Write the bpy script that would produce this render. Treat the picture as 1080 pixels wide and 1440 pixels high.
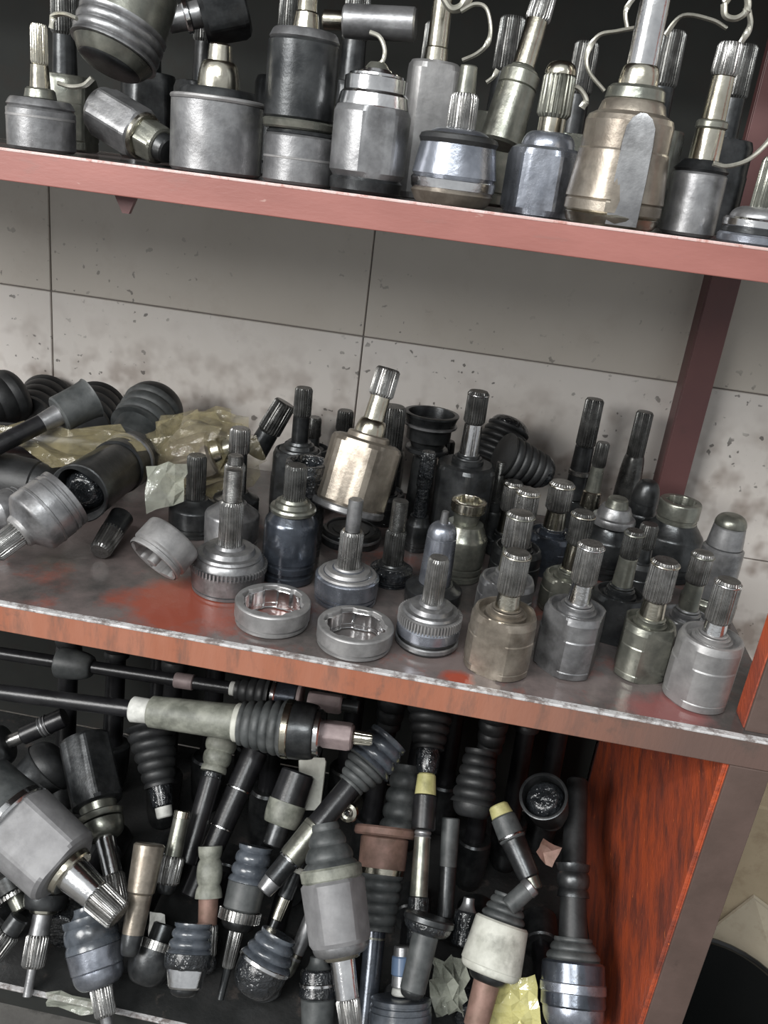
import bpy, math, random
import numpy as np
from mathutils import Vector, Matrix
random.seed(7)
rng = np.random.default_rng(5)
scene = bpy.context.scene
for o in list(bpy.data.objects):
    bpy.data.objects.remove(o)
COL = scene.collection

# ------------------------------------------------------------------ camera
F = 1190.98                                   # focal length in pixels of the 1080x1440 frame
CAM = np.array([0.0, -0.85, 0.538])
pitch, roll, yaw = 0.37667, 0.12796, 0.09343
fw = np.array([-math.sin(yaw)*math.cos(pitch), math.cos(yaw)*math.cos(pitch), -math.sin(pitch)])
r0 = np.array([math.cos(yaw), math.sin(yaw), 0.0]); u0 = np.cross(r0, fw)
RT = math.cos(roll)*r0 + math.sin(roll)*u0
UP = -math.sin(roll)*r0 + math.cos(roll)*u0
cd = bpy.data.cameras.new('camera'); cam = bpy.data.objects.new('camera', cd); COL.objects.link(cam)
cd.sensor_fit = 'VERTICAL'; cd.sensor_height = 36; cd.sensor_width = 27; cd.lens = F*36/1440
cd.clip_start = 0.02
m = Matrix.Identity(4)
for i in range(3):
    m[i][0], m[i][1], m[i][2], m[i][3] = RT[i], UP[i], -fw[i], CAM[i]
cam.matrix_world = m
scene.camera = cam

# ------------------------------------------------------------------ world, lamps, exposure
w = bpy.data.worlds.new('world'); scene.world = w; w.use_nodes = True
bg = w.node_tree.nodes['Background']
bg.inputs[0].default_value = (0.95, 0.98, 1.0, 1); bg.inputs[1].default_value = 0.34
def area(name, loc, target, sx, sy, power, col):
    l = bpy.data.lights.new(name, 'AREA'); l.shape = 'RECTANGLE'; l.size = sx; l.size_y = sy
    l.energy = power; l.color = col
    o = bpy.data.objects.new(name, l); COL.objects.link(o); o.location = loc
    o.rotation_euler = (Vector(target) - Vector(loc)).to_track_quat('-Z', 'Y').to_euler()
    return o
area('shop_front_daylight', (-2.3, -2.7, 1.75), (0, 0.3, 0.1), 1.8, 1.7, 102, (1.0, 0.99, 0.97))
area('ceiling_tube_light', (-0.2, -2.0, 1.9), (0.0, 0.2, 0.0), 1.2, 0.10, 26, (0.97, 1.0, 1.0))
vs = scene.view_settings
vs.view_transform = 'Standard'; vs.look = 'None'; vs.exposure = 0.66; vs.gamma = 1.0; vs.use_curve_mapping = False

# ------------------------------------------------------------------ places
ZU, ZL, WALL = 0.517, -0.66, 0.65             # upper and lower shelf heights (middle shelf top is z = 0), wall distance
def ray(px, py):
    return RT*(px-540)/F - UP*(py-720)/F + fw
def at(px, py, y=None, z=None):
    d = ray(px, py)
    t = (y-CAM[1])/d[1] if y is not None else (z-CAM[2])/d[2]
    return CAM + t*d
HS = 0.85
def heap(px, py, o=0.0):                      # a point on the sloping face of the heap on the lower shelf
    d = ray(px, py); k = 0.585 + o
    t = (k - (CAM[1]-HS*CAM[2]))/(d[1]-HS*d[2])
    return CAM + t*d
def depth(P): return float((np.array(P)-CAM) @ fw)
def zrow(X, Y, row):                          # height on the vertical through (X, Y) that shows at an image row
    d0 = np.array([X, Y, 0.0])-CAM; k = (720-row)/F
    return (k*(d0@fw) - d0@UP)/(UP[2]-k*fw[2])

# ------------------------------------------------------------------ materials
MATS = {}
def nodes_mat(name):
    mt = bpy.data.materials.new(name); mt.use_nodes = True
    nt = mt.node_tree; b = nt.nodes['Principled BSDF']
    return mt, nt, b
def noise(nt, vec, scale, detail=4, rough=0.6):
    n = nt.nodes.new('ShaderNodeTexNoise'); n.inputs['Scale'].default_value = scale
    n.inputs['Detail'].default_value = detail; n.inputs['Roughness'].default_value = rough
    nt.links.new(vec, n.inputs['Vector']); return n.outputs['Fac']
def ramp(nt, fac, stops):
    r = nt.nodes.new('ShaderNodeValToRGB'); e = r.color_ramp.elements
    while len(e) < len(stops): e.new(0.5)
    for i, (p, c) in enumerate(stops):
        e[i].position = p; e[i].color = (*c, 1) if len(c) == 3 else c
    nt.links.new(fac, r.inputs[0]); return r.outputs[0]
def mix(nt, fac, a, b):
    x = nt.nodes.new('ShaderNodeMix'); x.data_type = 'RGBA'
    for s, v in ((0, fac), (6, a), (7, b)):
        if hasattr(v, 'is_linked') or hasattr(v, 'links'): nt.links.new(v, x.inputs[s])
        elif s == 0: x.inputs[0].default_value = v
        else: x.inputs[s].default_value = (*v, 1)
    return x.outputs[2]
def objvec(nt, spread=True):
    tc = nt.nodes.new('ShaderNodeTexCoord')
    if not spread: return tc.outputs['Object']
    oi = nt.nodes.new('ShaderNodeObjectInfo')
    mu = nt.nodes.new('ShaderNodeMath'); mu.operation = 'MULTIPLY'; mu.inputs[1].default_value = 37.0
    nt.links.new(oi.outputs['Random'], mu.inputs[0])
    ad = nt.nodes.new('ShaderNodeVectorMath'); ad.operation = 'ADD'
    nt.links.new(tc.outputs['Object'], ad.inputs[0]); nt.links.new(mu.outputs[0], ad.inputs[1])
    return ad.outputs[0]
def bump(nt, b, h, strength, dist=0.002):
    bp = nt.nodes.new('ShaderNodeBump'); bp.inputs['Strength'].default_value = strength
    bp.inputs['Distance'].default_value = dist
    nt.links.new(h, bp.inputs['Height']); nt.links.new(bp.outputs[0], b.inputs['Normal'])
def metal(name, c1, c2, metallic=0.6, rough=(0.3, 0.55), scale=38, bmp=0.25, dirt=(0.02, 0.018, 0.015), damt=0.6, coat=0.0):
    mt, nt, b = nodes_mat(name); v = objvec(nt)
    n1 = noise(nt, v, scale); n2 = noise(nt, v, scale*0.45, 6, 0.65); n3 = noise(nt, v, scale*6, 3)
    base = ramp(nt, n1, [(0.35, c1), (0.65, c2)])
    d = ramp(nt, n2, [(0.52, (0, 0, 0)), (0.72, (damt,)*3)])
    nt.links.new(mix(nt, d, base, dirt), b.inputs['Base Color'])
    rr = nt.nodes.new('ShaderNodeMapRange'); rr.inputs[3].default_value = rough[0]; rr.inputs[4].default_value = rough[1]
    nt.links.new(n2, rr.inputs[0]); nt.links.new(rr.outputs[0], b.inputs['Roughness'])
    b.inputs['Metallic'].default_value = metallic; b.inputs['Coat Weight'].default_value = coat
    b.inputs['Coat Roughness'].default_value = 0.18
    bump(nt, b, n3 if name != 'grease' else noise(nt, v, 110, 2), bmp, 0.0008 if name != 'grease' else 0.006)
    MATS[name] = mt; return mt
metal('steel_grey', (0.19, 0.19, 0.195), (0.34, 0.34, 0.345), 0.75, (0.26, 0.46))
metal('steel_pale', (0.24, 0.236, 0.235), (0.36, 0.353, 0.35), 0.6, (0.36, 0.55), damt=0.4)
metal('steel_bright', (0.62, 0.62, 0.63), (0.82, 0.82, 0.82), 1.0, (0.10, 0.26), damt=0.35)
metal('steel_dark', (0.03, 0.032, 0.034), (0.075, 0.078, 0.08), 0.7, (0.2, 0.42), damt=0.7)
metal('steel_blue', (0.20, 0.215, 0.25), (0.36, 0.38, 0.43), 0.8, (0.18, 0.36), damt=0.55)
metal('steel_blue_dark', (0.04, 0.047, 0.06), (0.08, 0.092, 0.115), 0.6, (0.14, 0.3), damt=0.6, coat=0.5)
metal('steel_brown', (0.20, 0.175, 0.145), (0.34, 0.30, 0.25), 0.7, (0.24, 0.44), damt=0.6, dirt=(0.06, 0.04, 0.025))
metal('steel_olive', (0.15, 0.155, 0.135), (0.28, 0.28, 0.24), 0.75, (0.2, 0.4), damt=0.6)
metal('steel_gold', (0.46, 0.43, 0.35), (0.66, 0.63, 0.54), 1.0, (0.14, 0.3), damt=0.5)
metal('spline_steel', (0.20, 0.197, 0.19), (0.36, 0.355, 0.345), 0.9, (0.2, 0.36), damt=0.55, scale=60)
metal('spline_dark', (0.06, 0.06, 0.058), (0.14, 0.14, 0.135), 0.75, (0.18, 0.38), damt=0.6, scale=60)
metal('matt_grey', (0.17, 0.168, 0.172), (0.23, 0.228, 0.232), 0.15, (0.45, 0.6), bmp=0.15, damt=0.3)
metal('rusty_steel', (0.17, 0.105, 0.08), (0.28, 0.17, 0.14), 0.3, (0.5, 0.7), damt=0.5)
metal('pink_steel', (0.20, 0.155, 0.155), (0.29, 0.23, 0.225), 0.2, (0.45, 0.65), damt=0.35)
metal('grease', (0.006, 0.007, 0.008), (0.02, 0.022, 0.025), 0.0, (0.05, 0.2), scale=70, bmp=1.0, damt=0.2, coat=0.6)
metal('rubber_black', (0.009, 0.0095, 0.01), (0.02, 0.021, 0.022), 0.0, (0.38, 0.6), bmp=0.3, damt=0.2)
metal('rubber_grey', (0.035, 0.039, 0.040), (0.08, 0.085, 0.085), 0.0, (0.38, 0.6), bmp=0.3, damt=0.4)
metal('rubber_blue', (0.04, 0.047, 0.057), (0.09, 0.102, 0.12), 0.0, (0.16, 0.36), bmp=0.3, damt=0.5, coat=0.4)
metal('rubber_olive', (0.11, 0.115, 0.095), (0.26, 0.265, 0.225), 0.0, (0.42, 0.62), bmp=0.3, damt=0.6)
metal('cream_paint', (0.42, 0.42, 0.37), (0.58, 0.58, 0.52), 0.0, (0.5, 0.7), damt=0.75, dirt=(0.10, 0.10, 0.085))
metal('yellow_tape', (0.36, 0.34, 0.14), (0.50, 0.46, 0.22), 0.0, (0.4, 0.6), damt=0.6)
metal('white_tape', (0.5, 0.5, 0.47), (0.68, 0.68, 0.64), 0.0, (0.45, 0.65), damt=0.5)
metal('black_pipe', (0.008, 0.008, 0.009), (0.018, 0.018, 0.02), 0.1, (0.22, 0.4), damt=0.3)
metal('wire', (0.45, 0.44, 0.38), (0.7, 0.68, 0.6), 0.7, (0.28, 0.45), damt=0.5)

def paint(name, c1, c2, rust, rough=(0.35, 0.6), stretch=(1, 1, 1), rustpos=(0.52, 0.66), grease=None, gpos=(0.45, 0.6), sc=9, bmp=0.35, specks=None, rot=(0, 0, 0), fade=None, patches=()):
    mt, nt, b = nodes_mat(name)
    tc = nt.nodes.new('ShaderNodeTexCoord'); mp = nt.nodes.new('ShaderNodeMapping')
    mp.inputs['Scale'].default_value = stretch
    if any(rot): mp.vector_type = 'TEXTURE'; mp.inputs['Rotation'].default_value = rot
    nt.links.new(tc.outputs['Object'], mp.inputs[0]); v = mp.outputs[0]
    n1 = noise(nt, v, sc, 5); n2 = noise(nt, v, sc*2.2, 8, 0.7); n3 = noise(nt, v, sc*16, 4)
    col = mix(nt, ramp(nt, n1, [(0.35, (0, 0, 0)), (0.65, (1, 1, 1))]), c1, c2)
    col = mix(nt, ramp(nt, n2, [(rustpos[0], (0, 0, 0)), (rustpos[1], (0.85,)*3)]), col, rust)
    if fade:                                   # older brown coat showing towards the right-hand post
        sx = nt.nodes.new('ShaderNodeSeparateXYZ'); nt.links.new(tc.outputs['Object'], sx.inputs[0])
        mr = nt.nodes.new('ShaderNodeMapRange'); mr.inputs[1].default_value = 0.02; mr.inputs[2].default_value = 0.30
        nt.links.new(sx.outputs[0], mr.inputs[0]); col = mix(nt, mr.outputs[0], col, fade)
    if grease:
        g = noise(nt, tc.outputs['Object'], 6.0, 7, 0.68)
        col = mix(nt, ramp(nt, g, [(gpos[0], (0, 0, 0)), (gpos[1], (0.93,)*3)]), col, grease)
    for (qx, qy, qr, qc) in patches:           # bare remnants of the red coat
        dv = nt.nodes.new('ShaderNodeVectorMath'); dv.operation = 'DISTANCE'; dv.inputs[1].default_value = (qx, qy, 0.87)
        nt.links.new(tc.outputs['Object'], dv.inputs[0])
        nb = noise(nt, tc.outputs['Object'], 22, 6, 0.65)
        ma = nt.nodes.new('ShaderNodeMath'); ma.operation = 'MULTIPLY_ADD'; ma.inputs[1].default_value = qr*1.6
        nt.links.new(nb, ma.inputs[0]); nt.links.new(dv.outputs['Value'], ma.inputs[2])
        pr = nt.nodes.new('ShaderNodeMapRange'); pr.inputs[1].default_value = qr*1.9; pr.inputs[2].default_value = qr*1.35
        nt.links.new(ma.outputs[0], pr.inputs[0]); col = mix(nt, pr.outputs[0], col, qc)
    if specks:
        s = noise(nt, v, sc*5, 3, 0.8)
        col = mix(nt, ramp(nt, s, [(0.67, (0, 0, 0)), (0.72, (0.9,)*3)]), col, specks)
    nt.links.new(col, b.inputs['Base Color'])
    rr = nt.nodes.new('ShaderNodeMapRange'); rr.inputs[3].default_value = rough[0]; rr.inputs[4].default_value = rough[1]
    nt.links.new(n1, rr.inputs[0]); nt.links.new(rr.outputs[0], b.inputs['Roughness'])
    bump(nt, b, mix(nt, 0.5, n2, n3), bmp, 0.003)
    MATS[name] = mt; return mt
paint('red_paint', (0.235, 0.088, 0.073), (0.29, 0.113, 0.095), (0.21, 0.11, 0.095), stretch=(0.6, 1, 2), rustpos=(0.6, 0.75), bmp=0.12, specks=(0.36, 0.22, 0.19), rough=(0.4, 0.55))
paint('worn_red_paint', (0.29, 0.105, 0.06), (0.33, 0.14, 0.09), (0.15, 0.085, 0.065), fade=(0.12, 0.078, 0.066), stretch=(1.6, 1, 0.35), rustpos=(0.50, 0.66), grease=(0.075, 0.064, 0.056), gpos=(0.56, 0.66), bmp=0.3, rough=(0.3, 0.5))
paint('greasy_deck', (0.12, 0.105, 0.10), (0.17, 0.13, 0.125), (0.23, 0.07, 0.05), rough=(0.06, 0.28), rustpos=(0.53, 0.63), grease=(0.055, 0.052, 0.05), gpos=(0.44, 0.62), sc=3.4, bmp=0.3, patches=[(-0.335, 0.075, 0.085, (0.24, 0.062, 0.04)), (0.275, 0.022, 0.05, (0.22, 0.085, 0.08)), (0.03, 0.02, 0.022, (0.30, 0.06, 0.035))])
paint('black_deck', (0.02, 0.021, 0.021), (0.04, 0.04, 0.04), (0.07, 0.06, 0.055), rough=(0.08, 0.35), rustpos=(0.58, 0.66), sc=9, bmp=0.7)
paint('orange_panel', (0.46, 0.085, 0.03), (0.27, 0.06, 0.035), (0.13, 0.043, 0.033), stretch=(1, 1.5, 0.6), rustpos=(0.44, 0.62), sc=8, bmp=0.9, specks=(0.80, 0.20, 0.06), rough=(0.3, 0.5), rot=(0.70, 0, 0))
paint('brown_paint', (0.082, 0.056, 0.047), (0.11, 0.074, 0.063), (0.065, 0.045, 0.038), rustpos=(0.6, 0.7), bmp=0.15, sc=12)
paint('maroon_paint', (0.12, 0.052, 0.052), (0.15, 0.065, 0.062), (0.10, 0.05, 0.048), rustpos=(0.6, 0.7), bmp=0.1)
paint('edge_bare_glint', (0.42, 0.41, 0.41), (0.60, 0.59, 0.59), (0.14, 0.11, 0.10), rough=(0.12, 0.3), rustpos=(0.45, 0.58), sc=30, bmp=0.4)  # highlight along the shelf edge put into the colour, over grey rust-specked metal
paint('pink_edge', (0.50, 0.34, 0.31), (0.62, 0.46, 0.44), (0.40, 0.18, 0.15), rough=(0.2, 0.35), rustpos=(0.52, 0.62), sc=30, bmp=0.3)
paint('black_panel', (0.010, 0.011, 0.010), (0.016, 0.017, 0.015), (0.014, 0.012, 0.010), rough=(0.85, 0.98), bmp=0.1)
paint('cardboard', (0.36, 0.29, 0.19), (0.42, 0.34, 0.23), (0.30, 0.23, 0.15), rough=(0.8, 0.95), bmp=0.1)
paint('cardboard_pale', (0.36, 0.31, 0.23), (0.42, 0.37, 0.28), (0.30, 0.25, 0.18), rough=(0.8, 0.95), bmp=0.1)
paint('concrete', (0.10, 0.095, 0.09), (0.15, 0.145, 0.135), (0.05, 0.048, 0.045), rough=(0.7, 0.9))

def tile_mat(mname, ca, cb):
    mt, nt, b = nodes_mat(mname)
    g = nt.nodes.new('ShaderNodeNewGeometry'); v = g.outputs['Position']
    n1 = noise(nt, v, 3.0, 5, 0.6); n2 = noise(nt, v, 60, 4, 0.65); n3 = noise(nt, v, 9, 6, 0.7)
    n4 = noise(nt, v, 24, 2, 0.5)
    col = mix(nt, ramp(nt, n1, [(0.35, (0, 0, 0)), (0.65, (1, 1, 1))]), ca, cb)
    col = mix(nt, ramp(nt, n3, [(0.55, (0, 0, 0)), (0.8, (0.4,)*3)]), col, (0.40, 0.34, 0.28))
    # grease spatter and hand marks low on the wall, above the rear joints
    sx = nt.nodes.new('ShaderNodeSeparateXYZ'); nt.links.new(v, sx.inputs[0])
    lo = nt.nodes.new('ShaderNodeMapRange'); lo.inputs[1].default_value = 0.27; lo.inputs[2].default_value = 0.10
    nt.links.new(sx.outputs[2], lo.inputs[0])
    def masked(a):
        mm = nt.nodes.new('ShaderNodeMath'); mm.operation = 'MULTIPLY'
        nt.links.new(a, mm.inputs[0]); nt.links.new(lo.outputs[0], mm.inputs[1]); return mm.outputs[0]
    col = mix(nt, masked(ramp(nt, n4, [(0.46, (0, 0, 0)), (0.70, (0.7,)*3)])), col, (0.24, 0.18, 0.145))
    sp = noise(nt, v, 75, 2, 0.4)
    spots = ramp(nt, sp, [(0.68, (0, 0, 0)), (0.71, (0.8,)*3)])
    gate = ramp(nt, noise(nt, v, 5.5, 2), [(0.46, (0, 0, 0)), (0.58, (1, 1, 1))])
    gm = nt.nodes.new('ShaderNodeMath'); gm.operation = 'MULTIPLY'
    hi = nt.nodes.new('ShaderNodeMapRange'); hi.inputs[1].default_value = 0.42; hi.inputs[2].default_value = 0.26; hi.inputs[3].default_value = 0.15
    nt.links.new(sx.outputs[2], hi.inputs[0])
    g0 = nt.nodes.new('ShaderNodeMath'); g0.operation = 'MULTIPLY'
    nt.links.new(gate, g0.inputs[0]); nt.links.new(hi.outputs[0], g0.inputs[1])
    nt.links.new(spots, gm.inputs[0]); nt.links.new(g0.outputs[0], gm.inputs[1])
    col = mix(nt, gm.outputs[0], col, (0.09, 0.08, 0.07))
    nt.links.new(col, b.inputs['Base Color']); b.inputs['Roughness'].default_value = 0.42
    bump(nt, b, n2, 0.08, 0.001)
    MATS[mname] = mt
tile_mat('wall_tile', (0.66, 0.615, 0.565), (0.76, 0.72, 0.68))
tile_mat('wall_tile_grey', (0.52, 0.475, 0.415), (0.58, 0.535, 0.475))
def plain(name, c, rough, metallic=0, alpha=1.0, trans=0.0):
    mt, nt, b = nodes_mat(name)
    b.inputs['Base Color'].default_value = (*c, 1); b.inputs['Roughness'].default_value = rough
    b.inputs['Metallic'].default_value = metallic; b.inputs['Alpha'].default_value = alpha
    b.inputs['Transmission Weight'].default_value = trans
    MATS[name] = mt; return mt
plain('grout', (0.20, 0.18, 0.165), 0.9)
def film(name, c, alpha):
    mt, nt, b = nodes_mat(name)
    b.inputs['Base Color'].default_value = (*c, 1); b.inputs['Roughness'].default_value = 0.07
    b.inputs['Specular IOR Level'].default_value = 0.9
    v = objvec(nt); n = noise(nt, v, 30, 5, 0.6)
    r = nt.nodes.new('ShaderNodeMapRange'); r.inputs[3].default_value = max(alpha-0.25, 0.02); r.inputs[4].default_value = alpha+0.25
    nt.links.new(n, r.inputs[0]); nt.links.new(r.outputs[0], b.inputs['Alpha'])
    vo = nt.nodes.new('ShaderNodeTexVoronoi'); vo.inputs['Scale'].default_value = 42; vo.feature = 'DISTANCE_TO_EDGE'
    nt.links.new(v, vo.inputs['Vector'])
    bump(nt, b, mix(nt, 0.5, vo.outputs['Distance'], noise(nt, v, 45, 4)), 0.9, 0.006)
    MATS[name] = mt
film('clear_film', (0.36, 0.31, 0.18), 0.22)
film('clear_film_grey', (0.5, 0.52, 0.44), 0.28)
film('yellow_film', (0.60, 0.56, 0.24), 0.85)
plain('blue_plastic', (0.10, 0.15, 0.24), 0.3)
plain('black_plastic', (0.012, 0.013, 0.013), 0.22)

# ------------------------------------------------------------------ mesh builders (local +Z is the long axis)
def link_mesh(name, verts, faces, mat, parent=None, smooth=True, angle=30):
    me = bpy.data.meshes.new(name); me.from_pydata([tuple(map(float, v)) for v in verts], [], faces); me.update()
    if smooth:
        me.polygons.foreach_set('use_smooth', [True]*len(me.polygons)); me.set_sharp_from_angle(angle=math.radians(angle))
    me.materials.append(MATS[mat])
    o = bpy.data.objects.new(name, me); COL.objects.link(o)
    if parent: o.parent = parent
    return o
def lathe(prof, seg=32, cap0=True, cap1=True, rfun=None):
    V, Fc = [], []
    for (r, z) in prof:
        for k in range(seg):
            a = 2*math.pi*k/seg
            rr = rfun(r, z, a) if rfun else r
            V.append((rr*math.cos(a), rr*math.sin(a), z))
    for i in range(len(prof)-1):
        for k in range(seg):
            k2 = (k+1) % seg
            Fc.append((i*seg+k, i*seg+k2, (i+1)*seg+k2, (i+1)*seg+k))
    if cap0: Fc.append(tuple(reversed(range(seg))))
    if cap1: Fc.append(tuple((len(prof)-1)*seg+k for k in range(seg)))
    return V, Fc
def k_cyl(z0, z1, a, b, **o):
    c = min(0.12*max(a, b), 0.2*(z1-z0), 0.003)
    return lathe([(max(a-c, a*0.3), z0), (a, z0+c), (b, z1-c), (max(b-c, b*0.3), z1)], o.get('seg', 28))
def k_spline(z0, z1, a, b, n=22, **o):
    n = int(n*1.35); dep = 0.085; ch = min(0.0035, (z1-z0)*0.12)
    rows = [(a*0.86, z0, 0), (a, z0+ch, 1), (b, z1-ch, 1), (b*0.84, z1, 0)]
    V, Fc = [], []; S = n*4
    for (r, z, t) in rows:
        for k in range(S):
            q = k % 4; ang = 2*math.pi*(k//4)/n + (0, .30, .55, .82)[q]*2*math.pi/n
            rr = r*(1-dep*t) if (q in (2, 3)) else r
            V.append((rr*math.cos(ang), rr*math.sin(ang), z))
    for i in range(3):
        for k in range(S):
            k2 = (k+1) % S; Fc.append((i*S+k, i*S+k2, (i+1)*S+k2, (i+1)*S+k))
    Fc += [tuple(reversed(range(S))), tuple(3*S+k for k in range(S))]
    return V, Fc
def flatcut(n, ratio, phase, R):
    def f(r, z, a):
        if r > 0.55*R:
            for k in range(n):
                c = math.cos(a-phase-2*math.pi*k/n)
                if c > 0.3: r = min(r, ratio*R/c)
        return r
    return f
def k_tri(z0, z1, a, b, n=3, ratio=0.84, phase=0.3, rim=0.90, **o):
    H = z1-z0; e = min(0.07*H, 0.004); sh = min(0.12*H, 0.009)
    prof = [(a*0.9, z0), (a*0.985, z0+e*0.6), (a*0.985, z0+0.12*H), (a*0.96, z0+0.135*H), (a, z0+0.15*H), (b, z0+0.62*H), (b*0.975, z0+0.64*H), (b*0.975, z1-sh), (b*0.93, z1-sh*0.45), (b*rim, z1-sh*0.1),
            (b*rim-0.002, z1), (b*(rim-0.10), z1), (b*(rim-0.15), z1-sh*0.8), (b*0.62, z1-sh*0.8), (b*0.60, z1-sh*0.3), (b*0.3, z1-sh*0.3)]
    return lathe(prof, 72, rfun=flatcut(n, ratio, phase, max(a, b)))
def k_hex(z0, z1, a, b, n=6, ratio=0.88, phase=0.2, **o):
    H = z1-z0; c = min(0.1*H, 0.006)
    prof = [(a*0.88, z0), (a, z0+c), (b, z1-c*1.4), (b*0.93, z1-c*0.5), (b*0.8, z1)]
    return lathe(prof, 72, rfun=flatcut(n, ratio, phase, max(a, b)))
def k_bell(z0, z1, a, b, **o):
    H = z1-z0
    prof = [(a*0.88, z0), (a*0.97, z0+0.02*H), (a*0.97, z0+0.10*H), (a*0.92, z0+0.115*H), (a*0.92, z0+0.15*H), (a*0.985, z0+0.165*H), (a*0.985, z0+0.24*H), (a*0.95, z0+0.25*H), (a*0.95, z0+0.28*H), (a, z0+0.29*H), (a, z0+0.74*H),
            (a*0.965, z0+0.78*H), (a*0.92, z0+0.80*H), (b+(a-b)*0.45, z0+0.88*H), (b+(a-b)*0.12, z0+0.95*H), (b, z1)]
    return lathe(prof, 44)
def k_drum(z0, z1, a, b, **o):
    H = z1-z0
    prof = [(a*0.90, z0), (a*0.97, z0+0.03*H), (a*0.97, z0+0.14*H), (a*0.93, z0+0.16*H), (a*0.93, z0+0.20*H), (a*0.985, z0+0.22*H), (b, z1-0.03*H), (b*0.96, z1)]
    return lathe(prof, 44)
def k_dome(z0, z1, a, b, **o):
    H = z1-z0; N = 9
    prof = [(a*0.9, z0), (a, z0+0.04*H)]+[(b+(a-b)*math.cos(math.pi/2*t/N), z0+H*(0.1+0.9*math.sin(math.pi/2*t/N))) for t in range(N+1)]
    return lathe(prof, 36)
def k_step(z0, z1, a, b, **o):
    H = z1-z0
    prof = [(a*0.9, z0), (a, z0+0.05*H), (a, z0+0.62*H), (a*0.94, z0+0.66*H), (a*0.88, z0+0.68*H), (a*0.86, z0+0.78*H), (a*0.70, z0+0.80*H), (a*0.66, z0+0.88*H), (b*1.1, z0+0.90*H), (b, z1)]
    return lathe(prof, 40)
def k_boot(z0, z1, a, b, n=5, amp=0.11, **o):
    N = n*8; prof = []
    for i in range(N+1):
        t = i/N; r = a+(b-a)*t
        prof.append((r*(1-amp+amp*abs(math.cos(math.pi*n*t))**0.6 if amp else r), z0+(z1-z0)*t))
    return lathe(prof, 36)
def k_tone(z0, z1, a, b, n=44, **o):
    V, Fc = [], []; S = n*4
    inner = a*0.87
    for (z, t) in ((z0, 1), (z1, 1)):
        for k in range(S):
            q = k % 4; ang = 2*math.pi*(k//4)/n + (0, .1, .5, .6)[q]*2*math.pi/n
            rr = a if q in (1, 2) else a*0.925
            V.append((rr*math.cos(ang), rr*math.sin(ang), z))
    for k in range(S):
        k2 = (k+1) % S; Fc.append((k, k2, S+k2, S+k))
    Fc += [tuple(reversed(range(S))), tuple(S+k for k in range(S))]
    return V, Fc
def k_shield(z0, z1, a, b, **o):              # flared pressed-steel dust plate
    H = z1-z0
    return lathe([(a*0.97, z0), (a, z0+0.25*H), (a*0.95, z0+0.4*H), (a*0.8, z0+0.45*H), (a*0.74, z0+0.75*H), (b*1.1, z0+0.8*H), (b, z1)], 40)
def k_cup(z0, z1, a, b, wall=0.13, lob=0.0, deep=0.75, **o):     # open end at z1
    H = z1-z0; i = b*(1-wall)
    prof = [(a*0.7, z0), (a*0.93, z0+0.02*H), (a, z0+0.08*H), (b, z1-0.06*H), (b*1.02, z1-0.05*H), (b*1.02, z1-0.01*H), (b*0.98, z1), (i, z1), (i*0.98, z1-0.03*H), (i*0.95, z0+H*(1-deep)), (i*0.3, z0+H*(1-deep)-0.002)]
    def f(r, z, ang):
        if lob and r < i*1.001 and r > i*0.6: return r*(1-lob*(0.5-0.5*math.cos(3*ang+o.get('phase', 0))))
        return r
    return lathe(prof, 48, rfun=f)
def k_ringwall(z0, z1, a, b, wall=0.22, groove=True, n=6, **o):   # short open ring with ball tracks inside
    H = z1-z0; i = b*(1-wall)
    prof = [(a*0.93, z0), (a*0.97, z0+0.04*H), (a*0.97, z0+0.14*H), (a*0.93, z0+0.17*H), (a*0.93, z0+0.24*H), (a, z0+0.29*H), (a, z1-0.08*H), (a*0.975, z1-0.02*H), (a*0.95, z1), (i*1.02, z1), (i, z1-0.04*H), (i, z0+0.02*H), (a*0.90, z0)]
    def f(r, z, ang):
        if r <= i*1.03:
            t = math.cos(n*ang+o.get('phase', 0)); r = r*(1.0+0.10*max(-0.4, min(0.55, t*2.2)))
            r *= 1-0.015*math.sin(3.1*ang+1)
        return r
    return lathe(prof, 96, False, False, rfun=f)
def k_thread(z0, z1, a, b, **o):
    n = max(4, int((z1-z0)/0.0022)); prof = []
    for i in range(n*2+1):
        t = i/(n*2); prof.append(((a+(b-a)*t)*(1 if i % 2 else 0.92), z0+(z1-z0)*t))
    prof.append((b*0.6, z1+0.001))
    return lathe(prof, 20)
def k_torus(z0, z1, a, b, **o):
    r = (z1-z0)/2; R = a-r*0.6; V, Fc = [], []; S, T = 36, 8
    for k in range(S):
        for j in range(T):
            an, bn = 2*math.pi*k/S, 2*math.pi*j/T
            V.append(((R+r*math.cos(bn))*math.cos(an), (R+r*math.cos(bn))*math.sin(an), (z0+z1)/2+r*math.sin(bn)))
    for k in range(S):
        for j in range(T):
            Fc.append((k*T+j, ((k+1) % S)*T+j, ((k+1) % S)*T+(j+1) % T, k*T+(j+1) % T))
    return V, Fc
KIND = dict(cyl=k_cyl, spline=k_spline, tri=k_tri, hex=k_hex, bell=k_bell, drum=k_drum, dome=k_dome, step=k_step, boot=k_boot, tone=k_tone, shield=k_shield,
            cup=k_cup, ring=k_ringwall, thread=k_thread, torus=k_torus)

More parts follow.
